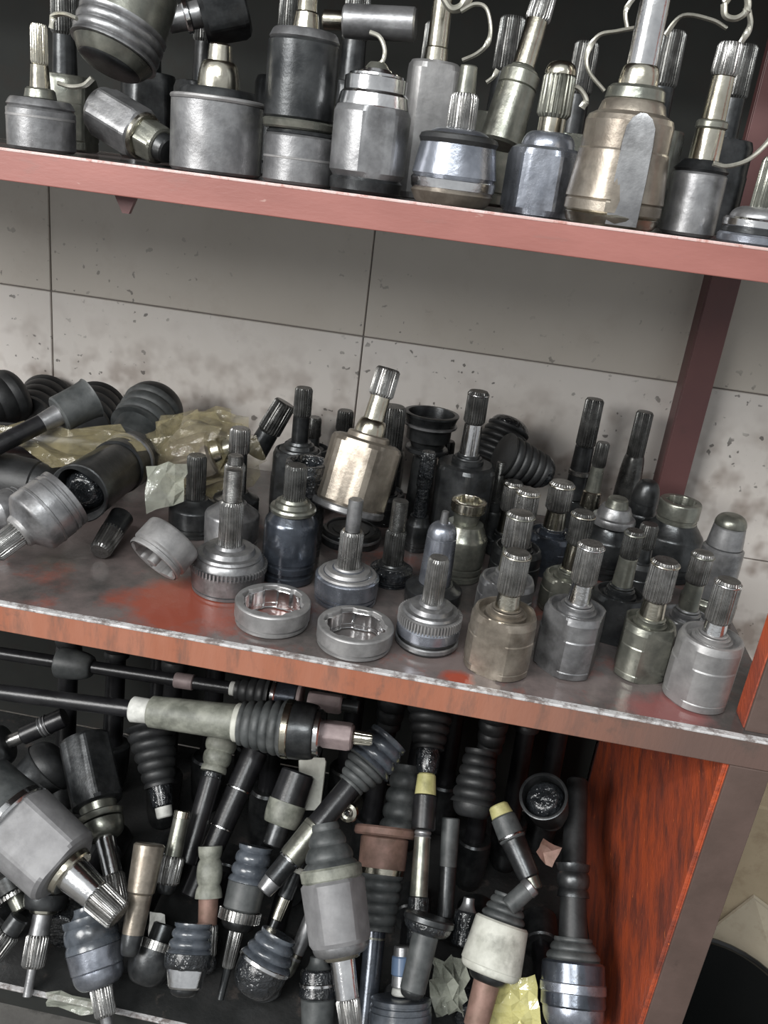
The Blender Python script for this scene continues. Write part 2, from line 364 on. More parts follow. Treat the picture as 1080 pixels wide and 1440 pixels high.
def root_of(name, label, cat, group=None):
    o = bpy.data.objects.new(name, None); COL.objects.link(o); o.empty_display_size = 0.02
    o['label'] = label; o['category'] = cat
    if group: o['group'] = group
    return o
def tag(o, label, cat, group=None, kind=None):
    o['label'] = label; o['category'] = cat
    if group: o['group'] = group
    if kind: o['kind'] = kind
    return o
STOOD = []
SUB = {'snap_ring': ('spline',), 'tone_ring': ('bell', 'housing'), 'grease_fill': ('housing', 'cup'), 'rim_band': ('housing',), 'band': ('bell', 'neck', 'housing'), 'boot_clamp': ('boot',), 'clamp': ('boot', 'rear_boot'), 'yellow_tape': ('tube',), 'blue_label': ('neck',), 'bright_band': ('housing', 'thick_tube')}
def nest(root):                               # bands, rings and fillings belong to the part they sit on
    for c in list(root.children):
        k = c.name.split('.')[0]
        for want in SUB.get(k, ()):
            hit = [d for d in root.children if d.name.split('.')[0] == want]
            if hit: c.parent = hit[0]; break
def stand(name, label, cat, axis, Y, zb, secs, group=None, rz=None):
    """An upright thing: axis pixel + distance fix where it stands; each section = (part, kind, material, low row, high row, low r px, high r px, options)."""
    P = at(axis[0], axis[1], y=Y); X = P[0]
    o = root_of(name, label, cat, group); o.location = (X, Y, zb)
    STOOD.append((X, Y, zb, max(s_[5] for s_ in secs)*depth((X, Y, zb))/F))
    o.rotation_euler = (0, 0, rz if rz is not None else 0)
    zz = lambda r: 0.0 if r == 'B' else zrow(X, Y, r)-zb
    for s in secs:
        part, kind, mat, a, b, ra, rb = s[:7]; op = s[7] if len(s) > 7 else {}
        z0, z1 = zz(a), zz(b)
        if z1 <= z0+0.0008: z1 = z0+0.002
        k = depth((X, Y, zb+(z0+z1)/2))/F
        V, Fc = KIND[kind](z0, z1, ra*k, rb*k, **op)
        link_mesh(part, V, Fc, mat, o, angle=13 if kind in ('tri', 'hex') else 30)
    nest(o)
    return o
# how far each laid thing sits behind (+) or before (-) its first placing, so that neighbours touch but do not pass through each other
SLIDE = {
    'brown joint wrapped inside the crumpled clear bag': -0.012,
    'blue grey bell joint with splined stub at the lower left': -0.012,
    'rusty brown hexagonal inner joint leaning on other joints, tallest shaft': -0.078,
    'small toothed ring joint at the left border of the heap': -0.012,
    'short capped stub resting above the cream painted joint': -0.042,
    'pale flat bracket plate under the long driveshaft': 0.024,
    'thin drilled shaft ending beside the wet blue boot': 0.03,
    'black tube lying behind the yellowish film at left': 0.024,
    'grey joint end at left border beside the pale lying joint': -0.006,
    'dark bell with toothed ring beside white paper, lower left': -0.024,
    'dark splined stub lying at lowest left border': -0.036,
    'pale grey outer joint lying with its spline towards lower left': -0.054,
    'dull black bell lying below the shaft with pale rings': 0.018,
    'rusty flanged joint with green ribbed boot and long dark bar': 0.03,
    'wet blue ribbed boot on a greasy bell near bottom centre': -0.042,
    'big pale grey tripod joint pointing its spline down at lower left': -0.078,
    'greenish dark joint with glints at bottom left of centre': -0.006,
    'greasy flange ring with green stub below the upright driveshaft': -0.054,
    'black boot in back row, second from left border': 0.078,
    'black rubber boot lump against wall, right of the hexagonal joint': 0.006,
    'faceted grey joint lying tipped on its side on upper shelf': 0.024,
    'blue ringed boot over a shiny balled joint at the bottom': -0.054,
    'slanting shaft with ribbed boot on its upper right end': -0.024,
    'pale grey ring lying tilted on the red patch of shelf': -0.042,
    'black crushed boot slumped below the lump against the wall': -0.018,
    'open ended housing full of black grease facing the viewer': -0.03,
    'dark shaft with bell shaped end pointing at the black boots': -0.078,
    'brownish smooth cylinder stub right of the blue grey bell': -0.078,
    'large grey inner joint with bright splined shaft at bottom centre': -0.078,
    'dark grey ringed bell end at the left of the plastic bag': 0.036,
    'black boot at the top left corner of the middle shelf': -0.03,
    'grey bellows boot standing behind the rusty flange': 0.042,
    'brown tube standing upright along the orange side panel': 0.042,
    'dark stub with pale worn top between upright and cream joints': 0.006}
def lay(name, label, cat, P0, P1, ends, secs, group=None, spin=0.0):
    """A tilted thing between two points; sections in fractions of its visible length, radii in pixels."""
    P0, P1 = np.array(P0, float), np.array(P1, float)
    if label in SLIDE:
        v = (P0+P1)/2-CAM; v *= SLIDE[label]/np.linalg.norm(v); P0, P1 = P0+v, P1+v
    L = np.linalg.norm(P1-P0); d0, d1 = depth(P0), depth(P1)
    o = root_of(name, label, cat, group); o.location = P0
    q = Vector((P1-P0)/L).to_track_quat('Z', 'Y'); o.rotation_mode = 'QUATERNION'
    o.rotation_quaternion = q @ Matrix.Rotation(spin, 3, 'Z').to_quaternion()
    S = lambda t: t*d0/(d1-t*(d1-d0))*L
    for s in secs:
        part, kind, mat, a, b, ra, rb = s[:7]; op = s[7] if len(s) > 7 else {}
        z0, z1 = S(a), S(b); k0 = (d0+(d1-d0)*(a+b)/2)/F
        V, Fc = KIND[kind](z0, z1, ra*k0, rb*k0, **op)
        link_mesh(part, V, Fc, mat, o, angle=13 if kind in ('tri', 'hex') else 30)
    nest(o)
    return o
def hlay(name, label, cat, A, B, secs, o=0.0, o2=None, group=None, spin=0.0):
    return lay(name, label, cat, heap(*A, o), heap(*B, o if o2 is None else o2), None, secs, group, spin)
def ylay(name, label, cat, A, B, secs, group=None, spin=0.0):        # A, B = (px, py, distance y)
    return lay(name, label, cat, at(A[0], A[1], y=A[2]), at(B[0], B[1], y=B[2]), None, secs, group, spin)
def box_mesh(x0, x1, y0, y1, z0, z1, bev=0.0):
    V = [(x, y, z) for z in (z0, z1) for y in (y0, y1) for x in (x0, x1)]
    return V, [(0, 2, 3, 1), (4, 5, 7, 6), (0, 1, 5, 4), (1, 3, 7, 5), (3, 2, 6, 7), (2, 0, 4, 6)]
def bevel(o, wdt, seg=2):
    md = o.modifiers.new('bevel', 'BEVEL'); md.width = wdt; md.segments = seg; md.limit_method = 'ANGLE'
    return o
def smooth_path(pts, n=6):
    pts = [np.array(p, float) for p in pts]; out = []
    P = [pts[0]*2-pts[1]]+pts+[pts[-1]*2-pts[-2]]
    for i in range(1, len(P)-2):
        for k in range(n):
            t = k/n
            out.append(0.5*((2*P[i])+(-P[i-1]+P[i+1])*t+(2*P[i-1]-5*P[i]+4*P[i+1]-P[i+2])*t*t+(-P[i-1]+3*P[i]-3*P[i+1]+P[i+2])*t**3))
    out.append(pts[-1]); return out
def tube_mesh(path, r, seg=8, flat=1.0):
    V, Fc = [], []; n = len(path)
    for i, p in enumerate(path):
        t = path[min(i+1, n-1)]-path[max(i-1, 0)]; t = t/(np.linalg.norm(t)+1e-9)
        a = np.cross(t, (0.31, 0.2, 0.93)); a /= np.linalg.norm(a); b = np.cross(t, a)
        for k in range(seg):
            an = 2*math.pi*k/seg; V.append(p+a*r*math.cos(an)+b*r*flat*math.sin(an))
    for i in range(n-1):
        for k in range(seg):
            k2 = (k+1) % seg; Fc.append((i*seg+k, i*seg+k2, (i+1)*seg+k2, (i+1)*seg+k))
    Fc += [tuple(reversed(range(seg))), tuple((n-1)*seg+k for k in range(seg))]
    return V, Fc
def wire(name, label, cat, pts, r, mat='wire', flat=1.0, group=None):
    P = smooth_path([at(a, b, y=c) for a, b, c in pts]); base = P[0]
    V, Fc = tube_mesh([p-base for p in P], r, 8, flat)
    o = link_mesh(name, V, Fc, mat); o.location = base
    return tag(o, label, cat, group)

# ================================================================== THE SETTING
wall = link_mesh('wall_back', *box_mesh(-1.6, 1.9, WALL+0.004, WALL+0.12, -0.87, 1.5), 'grout', smooth=False); wall['kind'] = 'structure'
TW, TH = 0.586, 0.30
for i in range(-3, 4):
    for j in range(-4, 5):
        x0 = -0.217+i*TW+0.0012; x1 = x0+TW-0.0024; z0 = 0.267+(j-1)*TH+0.0012; z1 = z0+TH-0.0024
        z0 = max(z0, -0.87)
        if z1 < -0.8 or x1 < -1.6 or x0 > 1.9: continue
        dy = random.uniform(-0.0008, 0.0008)
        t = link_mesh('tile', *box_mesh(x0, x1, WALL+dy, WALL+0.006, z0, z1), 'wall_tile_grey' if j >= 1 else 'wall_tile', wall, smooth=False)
        bevel(t, 0.0012, 1)
fl = link_mesh('floor', *box_mesh(-2.2, 2.4, -3.0, WALL, -0.97, -0.87), 'concrete', smooth=False); fl['kind'] = 'structure'

# ================================================================== THE RACK
rack = root_of('steel_rack', 'red and brown painted angle iron rack holding all the driveshaft parts', 'rack')
rack.location = (0, 0, -0.87)
def rpart(name, x0, x1, y0, y1, z0, z1, mat, bv=0.0015, parent=rack):
    o = link_mesh(name, *box_mesh(x0, x1, y0, y1, z0+0.87, z1+0.87), mat, rack, smooth=False)
    if parent is not rack:
        o.parent = parent
    if bv: bevel(o, bv)
    return o
XL, XR = -1.25, 0.415
DY = 0.615
# upper shelf
du = rpart('shelf_deck', XL, 0.60, 0.004, DY, ZU-0.004, ZU-0.0008, 'greasy_deck', 0)
rpart('front_lip', XL, 0.60, 0.0, 0.004, ZU-0.030, ZU, 'red_paint', 0.001, du)
rpart('lip_edge', XL, 0.60, -0.0006, 0.0042, ZU-0.0022, ZU+0.0006, 'pink_edge', 0.0006, du)
# middle shelf
dm = rpart('shelf_deck', XL, XR, 0.004, DY, -0.004, -0.0002, 'greasy_deck', 0)
rpart('front_lip', XL, XR, 0.0, 0.004, -0.038, -0.0005, 'worn_red_paint', 0.0012, dm)
rpart('lip_edge', XL, XR, -0.0008, 0.009, -0.0028, 0.0006, 'edge_bare_glint', 0.0008, dm)
# lower shelf
dl = rpart('shelf_deck', XL, 0.345, 0.004, DY, ZL-0.004, ZL, 'black_deck', 0)
rpart('front_lip', XL, 0.345, 0.0, 0.004, ZL-0.035, ZL-0.0005, 'black_panel', 0.0012, dl)
rpart('lip_edge', XL, 0.345, -0.0008, 0.007, ZL-0.003, ZL+0.0006, 'edge_bare_glint', 0.0008, dl)
rpart('shade_backing', XL, 0.60, DY+0.004, DY+0.008, ZU, 1.25, 'black_panel', 0)  # assumed black sheet, stands in for the darkness behind the upper shelf
rpart('shade_backing', XL, 0.345, DY+0.004, DY+0.008, ZL, -0.006, 'black_panel', 0)  # added black sheet, puts the shade at the back of the lower bay
shade_deck = rpart('shelf_deck', XL, 0.60, 0.004, DY, 1.0, 1.004, 'greasy_deck', 0)  # unseen deck and lip above, added to shade the upper bay
rpart('front_lip', XL, 0.60, 0.0, 0.004, 0.97, 1.004, 'red_paint', 0.001, shade_deck)
# posts: an L of two legs each
def post(x0, x1, y0, y1, z0, z1, face, side):
    p = rpart('post', x0, x1, y0, y0+0.005, z0, z1, face, 0.001)
    q = rpart('post_flange', x0-0.001, x0+0.004, y0+0.0055, y1, z0, z1, side, 0.001, p)
post(0.352, 0.398, 0.0, 0.045, -0.87, -0.0385, 'brown_paint', 'orange_panel')
post(0.362, 0.405, 0.016, 0.055, 0.0, 1.25, 'brown_paint', 'orange_panel')
post(0.334, 0.380, DY-0.02, WALL-0.004, 0.0, 1.25, 'maroon_paint', 'maroon_paint')
post(0.352, 0.398, DY-0.02, WALL-0.004, -0.87, -0.005, 'maroon_paint', 'maroon_paint')
post(XL-0.02, XL+0.02, 0.006, 0.045, -0.87, 1.25, 'brown_paint', 'brown_paint')
rpart('side_panel', 0.3465, 0.351, 0.006, 0.60, ZL, -0.006, 'orange_panel', 0.0008)
gx = at(177, 290, y=0.03)
V = [(-0.017, 0, 0), (0.015, 0, 0), (0.003, 0, -0.026), (-0.004, 0, -0.026)]
g = link_mesh('gusset', V+[(a, 0.006, c) for a, b, c in V], [(0, 1, 2, 3), (7, 6, 5, 4), (0, 4, 5, 1), (1, 5, 6, 2), (2, 6, 7, 3), (3, 7, 4, 0)], 'maroon_paint', rack, smooth=False)
g.location = (gx[0], 0.03, ZU-0.022+0.87)

# ================================================================== JOINT TEMPLATES
def inner(label, axis, Y, R, rim, nk, top, rs, mat='steel_grey', smat='spline_steel', nmat='steel_bright', n=3, ratio=0.84, phase=0.3, zb=0.0, group='inner joints on the middle shelf', rn=None, bot='B', kind='tri'):
    rn = rn or rs*0.78; ph = rim-nk
    secs = [('housing', kind, mat, bot, rim, R, R, dict(n=n, ratio=ratio, phase=phase)),
            ('collar', 'step', mat, rim+6, rim-ph*0.22, R*0.52, rn*1.2),
            ('neck', 'cyl', nmat, rim-2, nk, rn*1.12, rn),
            ('spline', 'spline', smat, nk+0.5, top, rs*1.0, rs*0.97, dict(n=20)),
            ('snap_ring', 'torus', nmat, top+6, top+3.4, rs*1.02, rs*1.02)]
    return stand('inner_joint', label, 'joint', axis, Y, zb, secs, group)
def outer(label, axis, Y, R, rim, sh, top, rs, mat='steel_grey', smat='spline_steel', tmat='spline_steel', shield=None, shmat='steel_pale', tone=None, tomat='steel_grey', zb=0.0, group='outer joints on the middle shelf', rt=None, bot='B', kind='bell', tip='thread'):
    rt = rt or rs*0.72
    secs = [('bell', kind, mat, bot, rim, R, rs*1.25)]
    if shield: secs.append(('dust_shield', 'shield', shmat, shield[0], shield[1], shield[2], rs*1.15))
    if tone: secs.append(('tone_ring', 'tone', tomat, tone[0], tone[1], tone[2], tone[2], dict(n=tone[3] if len(tone) > 3 else 44)))
    secs.append(('spline', 'spline', smat, rim+2, sh, rs, rs*0.98, dict(n=20)))
    if top is not None: secs.append(('stub_end', tip, tmat, sh+0.6, top, rt, rt*0.96))
    return stand('outer_joint', label, 'joint', axis, Y, zb, secs, group)

# ================================================================== MIDDLE SHELF, right-hand rows
inner('brown stained inner joint with flat facets, left of four in front row', (703, 905), 0.063, 48, 858, 832, 776, 20, 'steel_brown', nmat='steel_gold', phase=-1.95, ratio=0.85)
inner('dark grey inner joint with pale shoulder, second of four in front row', (800, 905), 0.092, 45, 853, 818, 764, 19, 'steel_grey', phase=-2.4, ratio=0.84)
inner('olive grey inner joint with jagged rim, third of four in front row', (903, 915), 0.108, 39, 872, 842, 788, 20, 'steel_olive', nmat='steel_gold', phase=-1.2, ratio=0.82)
inner('pale cast inner joint with brown spline beside the orange post', (987, 945), 0.070, 46, 893, 872, 816, 19, 'steel_pale', 'spline_steel', phase=-0.4, ratio=0.93)
stand('outer_joint', 'grey outer joint with fine toothed ring, front row left of brown joint', 'joint', (601, 890), 0.087, 0.0,
      [('foot', 'cyl', 'steel_dark', 'B', 899, 42, 44), ('lower_band', 'cyl', 'steel_grey', 900, 893, 45, 45), ('groove', 'cyl', 'steel_dark', 894, 889, 43, 43), ('bell', 'cyl', 'steel_blue', 890, 872, 45, 45), ('tone_ring', 'tone', 'steel_pale', 873, 861, 45.5, 45.5, dict(n=60)), ('shoulder', 'shield', 'steel_grey', 863, 845, 40, 17), ('spline', 'spline', 'spline_steel', 850, 784, 15.5, 15, dict(n=20))], 'outer joints on the middle shelf')
stand('outer_joint', 'grey outer joint with toothed ring at its rim, left of both rings', 'joint', (321, 805), 0.143, 0.0,
      [('bell', 'drum', 'steel_grey', 'B', 794, 51, 52), ('tone_ring', 'tone', 'steel_grey', 796, 788, 54, 54, dict(n=60)), ('shoulder', 'cyl', 'steel_grey', 790, 780, 50, 48), ('dust_shield', 'shield', 'steel_grey', 783, 764, 46, 20), ('spline', 'spline', 'spline_steel', 768, 704, 17, 16.5, dict(n=20)), ('stub_end', 'thread', 'spline_steel', 706, 660, 13, 12.5)], 'outer joints on the middle shelf')
outer('outer joint with broad pale dust plate standing behind the two rings', (488, 815), 0.167, 45, 797, 746, 702, 17, 'steel_blue', shield=(810, 795, 42), tip='cyl', tmat='steel_grey', rt=11)
for lab, ax, Y, R, rimr, mat in (('left one of two open steel rings at the shelf edge', (383, 862), 0.072, 53, 843, 'steel_pale'), ('right one of two open steel rings at the shelf edge', (499, 892), 0.055, 54, 876, 'steel_pale')):
    stand('joint_ring', lab, 'ring', ax, Y, 0.0012, [('ring_body', 'ring', mat, 'B', rimr, R, R, dict(phase=1.1 if R == 53 else 0.4)), ('inner_race', 'ring', 'steel_bright', 'B', rimr+5, R*0.80, R*0.79, dict(phase=1.1 if R == 53 else 0.4, wall=0.05))], 'open rings at the shelf edge')
inner('grey inner joint right behind the brown stained front joint', (715, 815), 0.192, 41, 812, 768, 721, 20, 'steel_grey', 'spline_steel', 'steel_olive', phase=-2)
inner('dark inner joint with short spline, third row behind brown joint', (738, 720), 0.295, 36, 768, 726, 689, 17, 'steel_dark', 'spline_steel', 'steel_gold')
inner('small olive splined joint at the far left of the third row', (716, 715), 0.415, 27, 755, 716, 677, 14, 'steel_dark', 'spline_steel', 'steel_gold')
inner('dark joint with gold banded neck and ribbed spline, third row', (783, 720), 0.375, 36, 748, 716, 678, 18, 'steel_blue_dark', 'spline_steel', 'steel_gold')
inner('joint with yellowish neck behind the second front row joint', (808, 780), 0.25, 37, 808, 763, 720, 17, 'steel_olive', 'spline_dark', 'steel_gold')
inner('dark green joint standing between second and third front row joints', (880, 800), 0.196, 38, 832, 783, 746, 14, 'steel_dark', 'spline_dark', 'steel_olive', rn=13)
inner('slim brownish splined joint behind the pale cast joint', (975, 830), 0.205, 37, 865, 818, 777, 16, 'steel_grey', 'spline_steel', 'steel_olive', ratio=0.88)
stand('outer_joint', 'thick two-step grey green stub standing against wall near the post', 'joint', (1012, 790), 0.311, 0.0,
      [('bell', 'bell', 'steel_olive', 'B', 835, 38, 30), ('stub', 'cyl', 'steel_grey', 836, 768, 30, 28), ('stub_end', 'cyl', 'steel_grey', 769, 738, 25, 22), ('stub_tip', 'dome', 'steel_olive', 739, 724, 22, 9)], 'outer joints on the middle shelf')
stand('outer_joint', 'dark joint with flat flared plate on top, behind green joint', 'joint', (863, 730), 0.40, 0.0,
      [('bell', 'bell', 'steel_dark', 'B', 740, 34, 22), ('dust_shield', 'shield', 'steel_grey', 736, 712, 31, 20), ('hub', 'cyl', 'steel_olive', 716, 700, 17, 14)], 'outer joints on the middle shelf')
stand('outer_joint', 'dark joint topped by a pale bearing ring near back post', 'joint', (950, 735), 0.44, 0.0,
      [('bell', 'bell', 'steel_dark', 'B', 732, 42, 28), ('bearing_ring', 'ring', 'steel_olive', 733, 704, 29, 28, dict(wall=0.3)), ('hub', 'cyl', 'steel_dark', 733, 712, 18, 16)], 'outer joints on the middle shelf')
stand('outer_joint', 'small dark dome capped joint at foot of the back post', 'joint', (910, 690), 0.50, 0.0,
      [('bell', 'bell', 'steel_dark', 'B', 705, 21, 18), ('cap', 'dome', 'steel_dark', 707, 676, 19, 8), ('band', 'cyl', 'steel_olive', 702, 694, 17.5, 17)], 'outer joints on the middle shelf')
stand('inner_joint', 'tall black splined shaft left of another against the wall', 'joint', (820, 640), 0.55, 0.0,
      [('housing', 'tri', 'steel_dark', 'B', 700, 23, 23, {}), ('neck', 'cyl', 'steel_dark', 701, 626, 15, 13), ('band', 'cyl', 'spline_steel', 668, 660, 15.5, 15.5), ('spline', 'spline', 'spline_dark', 627, 561, 14, 13, dict(n=18))], 'inner joints on the middle shelf')
stand('inner_joint', 'black bottle necked shaft against the wall nearest the back post', 'joint', (893, 640), 0.565, 0.0,
      [('housing', 'tri', 'steel_dark', 'B', 712, 21, 21, {}), ('shoulder', 'dome', 'spline_dark', 713, 640, 17, 12), ('spline', 'spline', 'spline_dark', 652, 579, 12.5, 12, dict(n=18))], 'inner joints on the middle shelf')
stand('outer_joint', 'stepped pale gold stub between the two tall black shafts', 'joint', (838, 670), 0.49, 0.0,
      [('bell', 'bell', 'steel_dark', 'B', 712, 20, 17), ('collar', 'cyl', 'steel_gold', 713, 690, 14, 13), ('neck', 'cyl', 'steel_olive', 691, 655, 11, 9), ('spline', 'spline', 'spline_dark', 656, 622, 10, 9.5, dict(n=16))], 'outer joints on the middle shelf')

# ---- middle of the shelf
inner('dark hexagonal inner joint with ringed shiny neck against the wall', (659, 640), 0.40, 43, 650, 594, 550, 15.5, 'steel_dark', 'spline_dark', 'steel_bright', n=6, ratio=0.9, phase=0.1, kind='hex', rn=12.5)
stand('outer_joint', 'upturned greenish cup with an open bright ring mouth', 'joint', (654, 740), 0.30, 0.0,
      [('bell', 'bell', 'steel_olive', 'B', 735, 34, 25), ('stem', 'cyl', 'steel_olive', 737, 716, 17, 20), ('mouth_ring', 'ring', 'steel_gold', 718, 703, 25, 26, dict(wall=0.28))], 'outer joints on the middle shelf')
stand('outer_joint', 'grey joint with thick smooth pin and thin tip, second row', 'joint', (618, 775), 0.195, 0.0,
      [('bell', 'bell', 'steel_dark', 'B', 818, 40, 26), ('pin', 'cyl', 'steel_blue', 820, 752, 23, 21), ('pin_shoulder', 'dome', 'steel_blue', 754, 735, 21, 8), ('tip', 'cyl', 'steel_grey', 738, 719, 6.5, 5)], 'outer joints on the middle shelf')
outer('black greasy outer joint between dust plate joint and toothed ring joint', (552, 790), 0.244, 30, 792, 745, 704, 15, 'grease', 'spline_dark', 'spline_dark', shield=(802, 790, 29), shmat='steel_dark', rt=12)
stand('inner_joint', 'dark cup standing under the tilted brown inner joint', 'joint', (492, 760), 0.36, 0.0,
      [('housing', 'tri', 'steel_dark', 'B', 742, 43, 43, dict(phase=0.8)), ('rim_band', 'cyl', 'steel_grey', 752, 748, 43.5, 43.5)], 'inner joints on the middle shelf')
b0, b1 = np.array(at(490, 712, y=0.345)), np.array(at(545, 524, y=0.40))
lay('inner_joint', 'rusty brown hexagonal inner joint leaning on other joints, tallest shaft', 'joint', b0, b1, None,
    [('rim_band', 'cyl', 'steel_grey', 0.0, 0.05, 52, 52), ('housing', 'hex', 'steel_brown', 0.04, 0.50, 53, 52, dict(n=6, ratio=0.9, phase=0.5)), ('collar', 'cyl', 'steel_brown', 0.49, 0.54, 31, 30),
     ('shoulder', 'dome', 'steel_gold', 0.53, 0.64, 22, 15), ('neck', 'cyl', 'steel_gold', 0.62, 0.81, 15, 14), ('spline', 'spline', 'spline_steel', 0.80, 1.0, 18, 17.5, dict(n=20))], 'inner joints on the middle shelf', 0.3)
outer('dark blue greasy outer joint with pale cone ring under its spline', (410, 740), 0.20, 38, 706, 654, None, 16, 'steel_blue_dark', 'spline_dark', shield=(718, 700, 33), shmat='steel_olive', tone=None)
stand('outer_joint', 'grease smeared cup ring right behind the dark blue joint', 'joint', (432, 665), 0.285, 0.0,
      [('bell', 'bell', 'grease', 'B', 672, 29, 27), ('mouth_ring', 'ring', 'grease', 674, 648, 31, 31, dict(wall=0.25))], 'outer joints on the middle shelf')
outer('grey joint with ribbed tip standing behind the leftmost toothed ring joint', (327, 720), 0.262, 38, 706, 652, 640, 15, 'steel_grey', 'spline_steel', tip='cyl', rt=11)
stand('stub_shaft', 'short knurled shaft end rising above the leftmost toothed ring joint', 'shaft', (337, 620), 0.37, 0.0,
      [('bell', 'bell', 'steel_dark', 'B', 690, 32, 16), ('neck', 'cyl', 'steel_dark', 692, 636, 13, 12), ('spline', 'spline', 'spline_steel', 637, 602, 15, 14.5, dict(n=20))])
stand('inner_joint', 'black stub shaft at the back, left of the tilted brown joint', 'joint', (424, 590), 0.43, 0.0,
      [('housing', 'tri', 'steel_dark', 'B', 632, 36, 36, {}), ('dust_shield', 'shield', 'steel_dark', 636, 620, 28, 16), ('neck', 'cyl', 'steel_dark', 622, 584, 12, 12), ('spline', 'spline', 'spline_dark', 585, 545, 13, 12.5, dict(n=18))], 'inner joints on the middle shelf')
ylay('stub_shaft', 'black stub shaft tilted to the right beside the plastic bag', 'shaft', (358, 640, 0.52), (402, 566, 0.54),
     [('neck', 'cyl', 'steel_dark', 0, 0.45, 16, 15), ('spline', 'spline', 'spline_dark', 0.44, 1.0, 17, 16, dict(n=18))])
stand('stub_shaft', 'small dark splined stub at wall just left of tallest shaft', 'shaft', (484, 600), 0.53, 0.0,
      [('bell', 'bell', 'steel_dark', 'B', 635, 26, 14), ('neck', 'cyl', 'steel_dark', 636, 605, 10, 9), ('spline', 'spline', 'spline_dark', 606, 577, 12, 11.5, dict(n=16))])
stand('inner_joint', 'thick dark splined shaft half hidden behind the tallest brown shaft', 'joint', (549, 610), 0.47, 0.0,
      [('housing', 'tri', 'steel_dark', 'B', 690, 34, 34, {}), ('neck', 'cyl', 'steel_dark', 691, 640, 17, 16), ('spline', 'spline', 'spline_dark', 641, 571, 19, 18, dict(n=22))], 'inner joints on the middle shelf')
stand('outer_joint', 'upturned dark bowl shaped joint beside the ringed shiny neck', 'joint', (603, 610), 0.505, 0.0,
      [('foot', 'cyl', 'steel_dark', 'B', 640, 20, 17), ('base_plate', 'cyl', 'steel_dark', 634, 628, 30, 30), ('bowl', 'cup', 'steel_dark', 629, 580, 24, 38, dict(wall=0.14)), ('bowl_band', 'cyl', 'steel_grey', 598, 594, 38, 38)], 'outer joints on the middle shelf')
stand('stub_shaft', 'wet black thin shaft in the gap left of hexagonal joint', 'shaft', (598, 670), 0.37, 0.0,
      [('bell', 'bell', 'steel_dark', 'B', 725, 17, 13), ('neck', 'cyl', 'grease', 727, 685, 10, 9), ('spline', 'spline', 'grease', 686, 635, 11, 10.5, dict(n=16))])
for lab, A, B, R, nm in (('black rubber boot lump against wall, right of the hexagonal joint', (690, 655, 0.52), (722, 590, 0.56), 36, 6), ('black crushed boot slumped below the lump against the wall', (708, 640, 0.47), (772, 668, 0.50), 30, 5)):
    ylay('rubber_boot', lab, 'boot', A, B, [('bellows', 'boot', 'rubber_black', 0, 0.8, R*1.1, R*0.85, dict(n=nm)), ('cap', 'dome', 'grease', 0.78, 1.0, R*0.8, R*0.3)])
outer('dark stub joint in the shadow between hexagonal joint and third row', (697, 700), 0.435, 13, 705, 672, 650, 10, 'steel_dark', 'spline_dark', 'spline_dark')

# ---- left end of the middle shelf
ylay('half_shaft', 'open ended housing full of black grease facing the viewer', 'shaft', (190, 640, 0.40), (111, 694, 0.20),
     [('body', 'cyl', 'steel_dark', 0.0, 0.34, 36, 38), ('end_band', 'cyl', 'steel_grey', 0.12, 0.17, 39, 39), ('housing', 'cup', 'steel_dark', 0.30, 1.0, 38, 40, dict(wall=0.1, lob=0.18, deep=0.5)), ('grease_fill', 'dome', 'grease', 0.60, 0.965, 36, 14)])
ylay('outer_joint', 'pale grey outer joint lying with its spline towards lower left', 'joint', (92, 700, 0.185), (-8, 775, 0.10),
     [('bell', 'bell', 'steel_grey', 0.0, 0.62, 47, 24), ('band', 'cyl', 'steel_grey', 0.30, 0.34, 48, 48), ('collar', 'cyl', 'steel_pale', 0.55, 0.66, 27, 25), ('spline', 'spline', 'spline_steel', 0.62, 1.0, 19, 18, dict(n=20))], 'outer joints on the middle shelf')
ylay('outer_joint', 'grey joint end at left border beside the pale lying joint', 'joint', (30, 710, 0.215), (-40, 735, 0.15),
     [('bell', 'bell', 'steel_grey', 0, 0.7, 30, 20), ('collar', 'cyl', 'steel_gold', 0.66, 1.0, 22, 20)])
ylay('stub_shaft', 'short greasy splined stub poking from under the open housing', 'shaft', (172, 725, 0.222), (140, 776, 0.152),
     [('neck', 'cyl', 'steel_dark', 0, 0.5, 17, 16), ('spline', 'spline', 'spline_steel', 0.40, 1.0, 17, 15, dict(n=16))])
ylay('joint_ring', 'pale grey ring lying tilted on the red patch of shelf', 'ring', (216, 788, 0.115), (245, 756, 0.145),
     [('ring_body', 'ring', 'steel_pale', 0.0, 1.0, 43, 42, dict(wall=0.18, phase=0.3)), ('lug', 'cyl', 'steel_pale', -0.1, 0.25, 8, 8)])
for lab, A, B, R in (('black boot at the top left corner of the middle shelf', (-60, 590, 0.47), (30, 550, 0.57), 34), ('black boot in back row, second from left border', (40, 590, 0.48), (75, 560, 0.58), 36), ('black boot in the back row behind the shaft with bell end', (120, 600, 0.48), (142, 570, 0.58), 36)):
    ylay('rubber_boot', lab, 'boot', A, B, [('bellows', 'boot', 'rubber_black', 0, 0.85, R*0.9, R*1.15, dict(n=4, amp=0.05)), ('cap', 'dome', 'rubber_black', 0.83, 1.0, R*1.1, R*0.5)])
ylay('half_shaft', 'dark shaft with bell shaped end pointing at the black boots', 'shaft', (-30, 640, 0.30), (128, 560, 0.44),
     [('shaft', 'cyl', 'black_pipe', 0, 0.72, 13, 13), ('neck', 'cyl', 'steel_grey', 0.55, 0.75, 13, 16), ('bell', 'bell', 'rubber_grey', 0.98, 0.70, 30, 16) if False else ('bell', 'dome', 'rubber_grey', 0.70, 0.98, 26, 30)])
